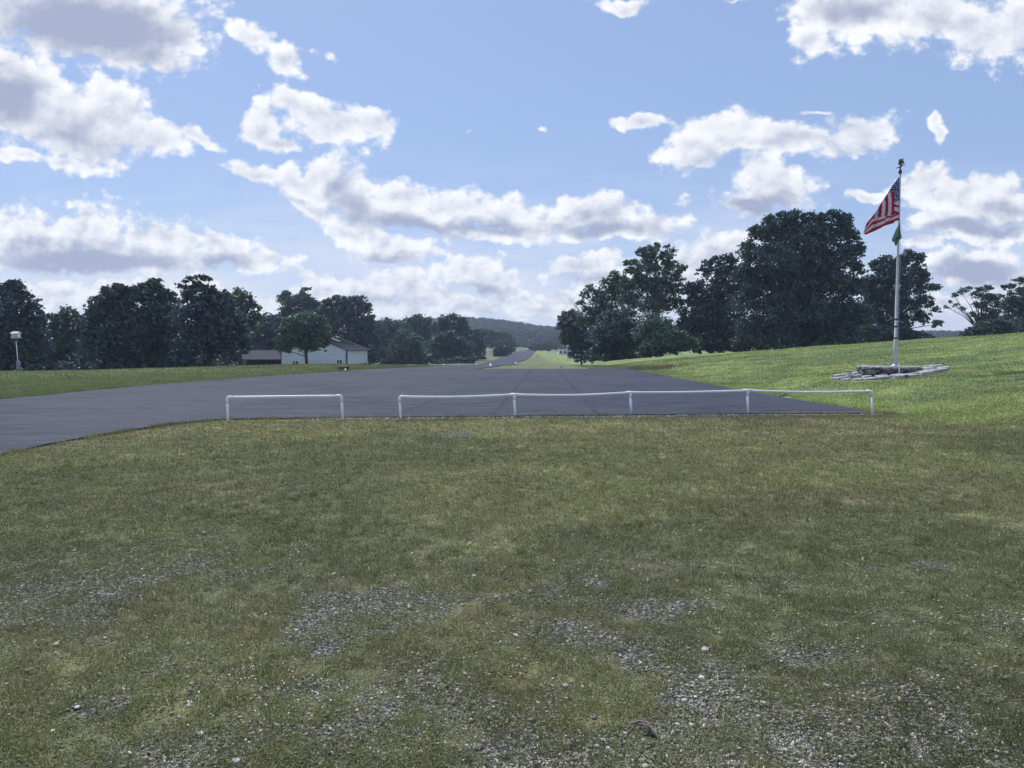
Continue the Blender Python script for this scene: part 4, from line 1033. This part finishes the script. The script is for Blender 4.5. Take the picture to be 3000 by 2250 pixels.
cone(1012, 1088, Yb - .6, .07, .12, 'white cone marker in front of the black bench', MWM, .09)
cone(1437, 1076, 56, .11, .2, 'white cone marker on a stake at the tip of the far grass', MWM, .13)
cone(1511, 1062, 150, .28, .26, 'low white marker beyond the grass tip, right of the runway', MWM)
cone(1396, 1064, 92, .1, .1, 'tiny white marker at the left edge of the dipping runway', MWM)
cone(1301, 1068, 66, .07, .12, 'tiny white marker at the left runway verge before the trees', MWM)
cone(1572, 1042, 262, .35, .5, 'dark cone beside the pale gravel path', M_DARKMET)
for px_, lab in ((1535, 'left of two white threshold bars on the far runway'), (1559.5, 'right of two white threshold bars on the far runway')):
    p = at(px_, 1030, 410); m = MB(); m.box((p.x, 410, float(tz(p.x, 410)) + .35), (1.25, 2.0, .14)); tag(m.build('threshold_bar', MWM), lab, 'runway marker', 'threshold bars')
p = flat(1644, 1074, .0); pz = float(tz(p.x, p.y)); m = MB(); stone_block(m, p.x, p.y, pz, .26, .2, .13, .2); tag(m.build('lone_rock', MST), 'white rock lying alone on the lawn beyond the pad', 'rock')
# sign and windsock left of the runway
for (px0, pt, pb_, Yd, lab, kind_) in ((1426, 1027, 1040, 300, 'flat topped white sign on a post beside the far left trees', 'sign'),):
    p = at(px0, pt, Yd); g_ = float(tz(p.x, Yd)); t_ = thing('road_sign', lab, kind_, (p.x, Yd, g_))
    m = MB(); m.tube([(p.x, Yd, g_), (p.x, Yd, p.z)], .06, 6); m.build('post', M_POLE, t_); m = MB(); m.box((p.x - .1, Yd, p.z), (.95, .1, .22)); m.build('panel', MWM, t_)
p = at(1437, 1023, 340); g_ = float(tz(p.x, 340)); t_ = thing('windsock', 'small white windsock on a thin pole far left of the runway', 'windsock', (p.x, 340, g_))
m = MB(); m.tube([(p.x, 340, g_), (p.x, 340, p.z)], .05, 6); m.build('mast', M_DARKMET, t_); m = MB(); m.tube([(p.x, 340, p.z), (p.x + .5, 340, p.z - .12)], [.24, .12], 8); m.build('sock', MWM, t_)

# ---------------------------------------------------------------- trees
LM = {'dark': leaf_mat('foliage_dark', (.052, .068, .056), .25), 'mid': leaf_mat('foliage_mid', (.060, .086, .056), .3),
      'light': leaf_mat('foliage_light', (.080, .124, .070), .35), 'cedar': leaf_mat('foliage_cedar', (.035, .058, .034), .25),
      'far': leaf_mat('foliage_far', (.036, .056, .040), .2, .3, .02)}
def leaf_cloud(lobes, leaf, dens, r2, up=.0, core=False):
    """lobes: array rows cx cy cz rx ry rz -> quad vertices"""
    out = []
    for cx, cy, cz, rx, ry, rz_ in lobes:
        R = (rx * ry * rz_) ** (1 / 3)
        ns = max(7, int(16 * (R / max(leaf * 3.2, .1)) ** 1.7)); ns = min(ns, 420)
        d = r2.normal(size=(ns, 3)); d /= np.linalg.norm(d, axis=1)[:, None]; d[:, 2] = np.where(d[:, 2] < -.55, -d[:, 2], d[:, 2])
        rad = .22 + .76 * r2.random(ns) ** .55
        sc = np.array([cx, cy, cz]) + d * rad[:, None] * np.array([rx, ry, rz_])
        tot = int(dens * 24 * R * R / (leaf * leaf)); m_ = max(6, tot // ns)
        sr = np.clip(R * .30, leaf * 1.1, leaf * 3.2) * r2.uniform(.6, 1.25, ns)
        p = sc[:, None, :] + r2.normal(size=(ns, m_, 3)) * (sr * .55)[:, None, None] * np.array([1, 1, .62])
        out.append(p.reshape(-1, 3))
    p = np.concatenate(out); n_ = len(p)
    nrm = r2.normal(size=(n_, 3)) + np.array([0, 0, .5]); nrm /= np.linalg.norm(nrm, axis=1)[:, None]
    a = np.cross(nrm, r2.normal(size=(n_, 3))); a /= np.linalg.norm(a, axis=1)[:, None]; b = np.cross(nrm, a)
    s_ = leaf * r2.uniform(.45, 1.05, n_)[:, None]
    v = np.stack([p + a * s_, p + b * s_ * .6, p - a * s_, p - b * s_ * .6], 1)
    return v.reshape(-1, 3), n_
TREE_N = [0]
def tree(kind, label, cat, Yd, lobes, lm='mid', leaf=.26, dens=1.0, trunk=None, bark=None, group=None, depth=.85, limbs=True, tr=.28, sparse=False):
    TREE_N[0] += 1; r2 = np.random.default_rng(100 + TREE_N[0]); rr = random.Random(TREE_N[0])
    leaf *= .88; L = []
    for (px_, py_, r_) in lobes:
        yj = Yd + (rr.uniform(-.5, .5) * r_ * Yd / F * 1.2)
        c_ = at(px_, py_, yj); R = r_ * yj / F
        R *= 1.0 if sparse else 1.12; L.append((c_.x, c_.y, c_.z, R, R * depth * rr.uniform(.9, 1.3), R * .95))
    tpx = trunk if trunk is not None else sum(l[0] * l[2] for l in lobes) / sum(l[2] for l in lobes)
    base = at(tpx, 1060, Yd); gz_ = float(tz(base.x, Yd)) - .1
    root = thing(kind, label, cat, (base.x, Yd, gz_), group)
    bark = bark or M_BARK
    zmax = max(l[2] for l in L); zmin = min(l[2] - l[5] for l in L); zf = gz_ + max(1.0, min((zmin - gz_) + .35 * (zmax - gz_), .45 * (zmax - gz_)))
    m_ = MB(); tcx = sum(l[0] * l[3] for l in L) / sum(l[3] for l in L)
    fork = Vector((base.x + (tcx - base.x) * .35, Yd, zf)); H_ = zmax - gz_; r0 = tr * H_ / 12
    m_.tube([(base.x, Yd, gz_ - .2), (base.x + rr.uniform(-.05, .05), Yd, gz_ + .25), (base.x + (fork.x - base.x) * .5, Yd, (gz_ + zf) / 2), fork, fork.lerp(Vector((tcx, Yd, zmax)), .75)], [r0 * 1.45, r0, r0 * .85, r0 * .7, r0 * .15], 8)
    for l in (L if limbs else []):
        e = Vector((l[0], l[1], l[2])); st = fork if e.z > fork.z else fork - Vector((0, 0, .25 * (zf - gz_)))
        mid = st.lerp(e, .5) + Vector((rr.uniform(-.3, .3), rr.uniform(-.3, .3), rr.uniform(0, .12) * (e - st).length))
        m_.tube([st, mid, e], [r0 * .34, r0 * .18, r0 * .05], 6)
        for q_ in range(3 if not sparse else 6):
            d = Vector((rr.uniform(-1, 1), rr.uniform(-1, 1), rr.uniform(-.4, 1))).normalized() * l[3] * rr.uniform(.6, .95)
            s0 = mid.lerp(e, rr.uniform(.2, 1)); m_.tube([s0, s0 + d * .5 + Vector((0, 0, .1)), s0 + d], [r0 * .13, r0 * .09, r0 * .03], 5)
    tk = m_.build('trunk', bark, root, True)
    v, n_ = leaf_cloud(L, leaf, dens, r2)
    fast_mesh('crown', v, 4, n_, LM[lm], parent=root)
    return root
GL = 'trees beyond the left verge'; GR = 'trees behind the right slope'; GM = 'trees left of the far runway'
tree('oak_tree', 'tall dark tree at the far left edge behind the bird house', 'tree', 75, [(-60,880,60),(-40,950,80),(20,880,45),(45,850,28),(30,840,20),(70,880,32),(95,915,30),(115,935,20),(10,930,70),(80,960,50),(0,1010,75),(85,1010,55),(55,1045,55),(-70,1020,70)], 'dark', .25, 1.0, 15, group=GL)
tree('oak_tree', 'low rounded tree with sky gaps, between the far left tree and the big clump', 'tree', 84, [(205,922,24),(180,935,20),(152,940,22),(228,935,18),(200,965,34),(150,985,40),(245,965,22),(200,1015,55),(250,1010,45),(140,1035,45)], 'mid', .24, .8, 160, group=GL)
tree('oak_tree', 'broad dark tree forming the left half of the big left clump', 'tree', 72, [(345,855,24),(315,860,18),(335,890,42),(375,862,26),(300,905,38),(285,940,35),(355,930,60),(300,985,55),(380,990,70),(320,1040,55),(275,1030,40)], 'dark', .25, 1.1, 350, group=GL)
tree('oak_tree', 'rounded paler crown in the middle of the big left clump', 'tree', 74, [(430,848,26),(455,842,24),(405,865,30),(480,870,30),(500,895,28),(440,900,55),(490,940,50),(420,980,65),(500,1000,60),(450,1045,50)], 'mid', .25, 1.1, 465, group=GL)
tree('oak_tree', 'dark left tree with a loose sprig crowning its top', 'tree', 70, [(540,830,9),(560,818,9),(525,838,6),(585,812,12),(600,818,11),(612,820,6),(550,850,14),(580,845,22),(560,875,32),(610,860,25),(640,880,32),(600,905,50),(660,915,40),(560,940,50),(640,965,60),(690,960,38),(570,1010,55),(655,1030,48),(700,1010,34),(540,1050,40)], 'dark', .24, 1.1, 615, group=GL)
tree('maple_tree', 'lighter lacy tree at the right end of the left clump', 'tree', 79, [(700,868,22),(720,880,24),(680,890,24),(735,905,24),(712,920,30),(745,935,18),(762,932,12),(725,960,26),(700,1000,34),(732,985,18)], 'light', .23, .8, 700, group=GL)
tree('oak_tree', 'dark low tree just behind the shed roof', 'tree', 132, [(780,938,22),(800,950,26),(755,955,24),(820,960,30),(770,985,38),(815,995,40),(740,990,30),(760,1025,35),(820,1030,35)], 'dark', .33, 1.0, 790, group=GL)
tree('oak_tree', 'forked dark tree rising directly behind the green maple', 'tree', 150, [(838,865,14),(825,880,15),(845,885,18),(893,850,10),(905,846,6),(888,868,14),(875,885,22),(905,885,22),(860,905,34),(905,910,34),(930,905,20),(850,950,40),(920,950,45),(880,1000,50)], 'mid', .32, 1.0, 880, group=GL)
tree('oak_tree', 'broad dark tree behind the barn roof', 'tree', 146, [(985,882,16),(1000,888,20),(960,895,20),(1030,884,18),(1055,888,20),(1070,905,20),(1010,910,34),(960,920,30),(1050,925,36),(1085,935,15),(1080,960,26),(1000,950,45),(1050,975,45),(955,970,40),(1080,1005,32),(1040,1020,45)], 'dark', .32, 1.0, 1020, group=GL)
tree('maple_tree', 'bright green rounded maple standing in front of the barn', 'tree', 90, [(888,928,18),(870,940,24),(910,938,26),(845,955,24),(935,950,24),(890,965,40),(840,980,26),(945,975,24),(960,1000,14),(925,990,36),(870,1000,36),(835,1005,20),(850,1022,20),(900,1020,28),(938,1020,16),(955,1012,10),(812,1000,12),(825,1030,8)], 'light', .22, 1.0, 900, group=GL, tr=.36)
tree('oak_tree', 'far tree right of the barn at the wood edge', 'tree', 190, [(1105,958,20),(1130,955,22),(1160,965,25),(1115,985,32),(1150,1000,34),(1110,1030,35),(1090,1050,20)], 'mid', .42, .9, 1120, group=GM)
tree('maple_tree', 'rounded lighter green tree low beside the barn', 'tree', 150, [(1165,1005,22),(1190,992,26),(1215,1005,24),(1180,1030,34),(1215,1035,28),(1230,1050,22),(1150,1045,26),(1195,1055,24)], 'light', .34, 1.0, 1190, group=GM)
tree('oak_tree', 'far broad tree behind the low light green one', 'tree', 215, [(1195,950,20),(1225,946,24),(1255,950,22),(1210,970,28),(1245,975,32),(1265,1000,30),(1230,1010,30)], 'mid', .46, .9, 1235, group=GM)
tree('oak_tree', 'tallest dark tree of the middle wood', 'tree', 190, [(1300,948,20),(1325,942,22),(1350,948,20),(1285,965,22),(1320,970,34),(1365,965,20),(1300,1000,34),(1350,1000,34),(1330,1030,34)], 'dark', .42, 1.0, 1325, group=GM)
tree('maple_tree', 'mid green tree with layered boughs below the tallest middle tree', 'tree', 165, [(1290,1000,22),(1315,990,24),(1270,1025,28),(1310,1020,32),(1345,1010,26),(1365,1030,26),(1290,1050,26),(1335,1050,28),(1375,1052,16)], 'mid', .36, 1.0, 1320, group=GM)
tree('oak_tree', 'dark tree ending the middle wood beside the runway', 'tree', 205, [(1375,975,16),(1395,985,18),(1385,1005,24),(1405,1015,20),(1395,1035,22),(1410,1045,10)], 'dark', .44, 1.0, 1395, group=GM)
tree('oak_tree', 'hazy grey green tree behind the cedars', 'tree', 400, [(1440,985,14),(1460,990,16),(1480,992,16),(1430,1002,14),(1455,1008,18),(1485,1008,15),(1498,1002,10)], 'far', .8, 1.0, 1460, group=GM)
tree('shrub_tree', 'tiny dark sapling beside the middle wood', 'tree', 170, [(1417,1044,5),(1420,1050,4),(1412,1051,4)], 'dark', .3, .8, 1416, group=GM, limbs=False)
tree('cedar_bush', 'dense rounded dark cedar nearest the runway bend', 'bush', 250, [(1458,1027,10),(1472,1023,12),(1486,1026,10),(1456,1036,11),(1472,1036,13),(1487,1035,10),(1455,1042,8),(1468,1043,8),(1480,1041,8)], 'cedar', .38, 1.4, 1468, limbs=False, group='cedars by the runway bend')
tree('cedar_bush', 'smaller cedar just behind and right of the nearest cedar', 'bush', 300, [(1490,1014,11),(1500,1017,9),(1494,1026,10),(1503,1028,7),(1484,1020,9)], 'cedar', .45, 1.4, 1495, limbs=False, group='cedars by the runway bend')
tree('pine_tree', 'drooping dark tree half hiding the white house', 'tree', 112, [(1655,935,20),(1680,925,18),(1640,955,12),(1665,960,28),(1700,950,26),(1665,990,26),(1700,990,38),(1672,1015,26),(1720,1020,38),(1685,1038,22),(1740,1035,30)], 'dark', .27, .9, 1705, group=GR)
tree('maple_tree', 'airy light tree left of the sycamore', 'tree', 106, [(1690,935,22),(1715,940,28),(1760,895,34),(1815,835,30),(1830,880,34),(1700,890,16),(1712,868,16),(1730,850,18),(1752,868,24),(1775,835,22),(1800,815,22),(1718,910,18),(1745,915,26),(1790,870,34),(1780,920,34),(1815,850,26),(1740,950,24)], 'light', .25, .8, 1775, group=GR, sparse=True)
tree('sycamore_tree', 'tall light green sycamore showing pale limbs', 'tree', 101, [(1925,722,13),(1900,730,14),(1955,725,9),(1970,735,11),(1880,745,20),(1920,745,24),(1955,755,24),(1860,770,18),(1835,775,14),(1850,800,24),(1900,785,38),(1960,790,32),(1992,790,16),(2008,785,9),(1985,815,22),(1880,840,45),(1940,845,45),(1835,840,28),(1985,850,24),(1850,890,38),(1920,900,46),(1975,895,30)], 'light', .25, 1.0, 1930, M_BARKP, group=GR, sparse=True, tr=.36)
tree('oak_tree', 'leafy mid green tree at the tarmac corner below the airy one', 'tree', 96, [(1790,945,34),(1830,940,38),(1760,985,34),(1800,985,44),(1850,985,40),(1790,1025,38),(1840,1030,40),(1760,1030,28)], 'mid', .26, 1.1, 1805, group=GR)
tree('maple_tree', 'bushy lighter tree low in front of the sycamore', 'tree', 90, [(1915,955,34),(1950,970,34),(1890,985,34),(1930,1005,40),(1985,1000,32),(2020,1015,28),(1900,1035,32),(1960,1030,32)], 'light', .24, 1.0, 1940, group=GR)
tree('oak_tree', 'dark flat topped tree left of the giant oak', 'tree', 98, [(2172,800,24),(2185,850,34),(2018,850,22),(2030,905,38),(2040,870,26),(2075,775,16),(2100,770,18),(2130,765,20),(2150,768,16),(2060,800,18),(2095,805,30),(2140,805,32),(2050,845,24),(2100,860,40),(2150,860,40),(2070,915,46),(2130,920,46),(2020,960,36),(2080,975,55),(2140,985,50)], 'dark', .26, .95, 2110, group=GR)
tree('oak_tree', 'giant dark oak towering over the right slope', 'tree', 86, [(2330,640,26),(2290,645,26),(2260,655,24),(2370,645,20),(2400,650,24),(2440,640,24),(2470,645,22),(2225,690,30),(2270,695,40),(2330,690,48),(2400,695,45),(2465,685,36),(2500,700,24),(2515,735,24),(2190,730,24),(2210,765,40),(2280,770,60),(2370,765,65),(2460,760,50),(2510,790,24),(2185,810,34),(2240,840,58),(2330,850,70),(2430,845,65),(2500,850,34),(2190,890,46),(2270,920,60),(2370,930,60),(2460,925,58),(2510,930,40),(2200,980,50),(2290,995,50),(2380,1000,45),(2460,990,50)], 'dark', .25, 1.15, 2360, group=GR, tr=.45)
tree('oak_tree', 'dark ragged tree behind the flagpole', 'tree', 96, [(2545,835,26),(2555,875,36),(2535,935,40),(2595,770,24),(2565,780,20),(2580,800,30),(2660,752,20),(2690,762,20),(2640,775,24),(2625,805,34),(2690,795,24),(2710,815,18),(2560,840,34),(2620,850,40),(2680,845,36),(2730,845,14),(2745,840,9),(2590,895,40),(2650,900,38),(2705,890,26),(2740,910,12),(2700,935,24),(2745,950,14),(2640,950,34),(2570,955,42)], 'dark', .25, 1.1, 2620, group=GR)
tree('hedge_bush', 'low dark thicket behind the slope at the foot of the flagpole tree', 'bush', 92, [(2540,985,34),(2590,985,32),(2640,985,30),(2680,992,26),(2715,1000,20)], 'dark', .25, 1.1, 2600, group='thickets behind the right slope', limbs=False)
tree('oak_tree', 'sparse spreading tree seen against the sky right of the gap', 'tree', 110, [(2900,880,22),(2870,850,12),(2930,875,14),(2940,910,18),(2905,940,24),(2795,868,10),(2815,855,13),(2838,850,12),(2855,862,11),(2785,885,7),(2772,900,8),(2800,895,7),(2820,905,8),(2885,850,14),(2900,845,10),(2870,872,14),(2895,875,18),(2860,895,14),(2890,905,22),(2850,925,14),(2875,935,20),(2910,925,22),(2925,895,16)], 'mid', .24, .75, 2870, group=GR, sparse=True)
tree('oak_tree', 'half cut off spreading tree at the far right edge', 'tree', 104, [(2960,890,24),(2990,890,28),(2960,930,28),(2990,945,34),(2945,845,13),(2965,840,13),(2985,825,14),(3005,818,16),(2960,868,16),(2990,860,20),(3030,850,40),(2945,895,14),(2975,905,22),(3010,910,34),(2940,935,14),(3050,930,50)], 'mid', .24, .9, 3020, group=GR, sparse=True)
tree('hedge_bush', 'low dark thicket below the right edge tree', 'bush', 98, [(2850,975,18),(2875,960,20),(2905,955,22),(2940,960,22),(2975,955,24),(2830,990,18),(2870,985,26),(2920,985,28),(2970,985,28),(3020,970,35)], 'dark', .25, 1.1, 2920, group='thickets behind the right slope', limbs=False)
# leafless tree behind the airy one
dr = random.Random(3); base = at(1735, 1060, 116); gz_ = float(tz(base.x, 116)); root = thing('bare_tree', 'leafless grey tree poking out behind the airy light tree', 'tree', (base.x, 116, gz_)); m = MB()
tipz = at(1720, 850, 116).z; fork = Vector((base.x, 116, gz_ + (tipz - gz_) * .45)); m.tube([(base.x, 116, gz_ - .2), fork], [.2, .12], 7)
for i in range(26):
    an = dr.uniform(-1.1, .6); L_ = (tipz - fork.z) * dr.uniform(.7, 1.05); e = fork + Vector((math.sin(an) * L_, dr.uniform(-1.5, 1.5), math.cos(an) * L_)); mid = fork.lerp(e, .5) + Vector((dr.uniform(-.3, .3), 0, dr.uniform(0, .4)))
    m.tube([fork, mid, e], [.06, .035, .012], 5)
    for q_ in range(5):
        s0 = mid.lerp(e, dr.random()); m.tube([s0, s0 + Vector((dr.uniform(-.6, .5), dr.uniform(-.3, .3), dr.uniform(.3, 1.0)))], [.018, .007], 4)
m.build('trunk', M_BARKP, root)

# undergrowth: dense shrub mass at the foot of the trees
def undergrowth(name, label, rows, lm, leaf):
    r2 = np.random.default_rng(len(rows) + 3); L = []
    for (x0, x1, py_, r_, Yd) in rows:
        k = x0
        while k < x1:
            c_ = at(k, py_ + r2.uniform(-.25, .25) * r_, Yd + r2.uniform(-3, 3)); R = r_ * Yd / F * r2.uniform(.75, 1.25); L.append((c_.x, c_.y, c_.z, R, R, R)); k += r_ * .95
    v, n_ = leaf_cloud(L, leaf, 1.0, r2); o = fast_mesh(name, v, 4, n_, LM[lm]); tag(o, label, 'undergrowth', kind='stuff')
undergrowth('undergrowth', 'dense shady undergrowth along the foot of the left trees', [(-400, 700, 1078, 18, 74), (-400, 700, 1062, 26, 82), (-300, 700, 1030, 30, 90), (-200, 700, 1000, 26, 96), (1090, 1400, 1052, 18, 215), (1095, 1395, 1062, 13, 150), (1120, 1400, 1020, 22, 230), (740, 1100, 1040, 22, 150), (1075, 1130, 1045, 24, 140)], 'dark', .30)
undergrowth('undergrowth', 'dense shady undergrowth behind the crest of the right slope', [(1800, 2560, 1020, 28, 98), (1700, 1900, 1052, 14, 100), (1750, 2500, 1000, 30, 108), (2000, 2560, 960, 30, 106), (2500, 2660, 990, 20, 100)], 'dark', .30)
# wooded hill across the valley
r2 = np.random.default_rng(77); N = 3600
pxs = np.concatenate([r2.uniform(1040, 1760, int(N * .75)), r2.uniform(2560, 2960, int(N * .25))]); ys = 640 + r2.random(N) ** .9 * 330
xs = (pxs - 1500) / F * ys; zs_ = tz(xs, ys)
fr = np.arange(0); hh = r2.uniform(8, 15, N); rad = r2.uniform(3.5, 8.0, N)
vv = []
for k in range(64):
    d = r2.normal(size=(N, 3)); d /= np.linalg.norm(d, axis=1)[:, None]; d[:, 2] = np.abs(d[:, 2]) * np.where(r2.random(N) < .75, 1, -1.2)
    p = np.stack([xs, ys, zs_ + hh - rad * .8], 1) + d * rad[:, None] * np.array([1, 1, .85]) * r2.uniform(.75, 1.05, (N, 1))
    nrm = d + r2.normal(size=(N, 3)) * .5; nrm /= np.linalg.norm(nrm, axis=1)[:, None]; a = np.cross(nrm, r2.normal(size=(N, 3))); a /= np.linalg.norm(a, axis=1)[:, None]; b = np.cross(nrm, a)
    s_ = (r2.uniform(.7, 1.5, N))[:, None]; vv.append(np.stack([p + a * s_, p + b * s_ * .7, p - a * s_, p - b * s_ * .7], 1).reshape(-1, 3))
v = np.concatenate(vv); o = fast_mesh('far_woods', v, 4, len(v) // 4, LM['far']); tag(o, 'continuous woods covering the hill across the valley', 'woods', kind='stuff')
# wood edge at the foot of the hill and flanking the far valley
undergrowth('wood_edge', 'dark edge of the woods at the foot of the far hill', [(1400, 1800, 1012, 13, 655), (1380, 1700, 1003, 13, 668), (1300, 1500, 1008, 14, 560), (1560, 1760, 1022, 12, 430), (1600, 1760, 1012, 12, 450), (1385, 1505, 1008, 15, 385), (1395, 1500, 992, 14, 410), (1370, 1420, 1035, 14, 290), (1100, 1450, 985, 18, 330)], 'far', 1.0)

# ---------------------------------------------------------------- haze
m = MB(); m.box((0, 500, 24), (3700, 1660, 62)); hz_o = m.build('haze', bpy.data.materials.new('haze_air')); hm = hz_o.data.materials[0]; hm.use_nodes = True
t = NT(hm.node_tree); t.n.clear(); out = t.new('ShaderNodeOutputMaterial'); pv = t.new('ShaderNodeVolumePrincipled')
pv.inputs['Color'].default_value = (.66, .80, 1.0, 1); pv.inputs['Density'].default_value = 0.00034; pv.inputs['Anisotropy'].default_value = .2
t.l.new(pv.outputs[0], out.inputs['Volume']); tag(hz_o, None, None, kind='stuff')
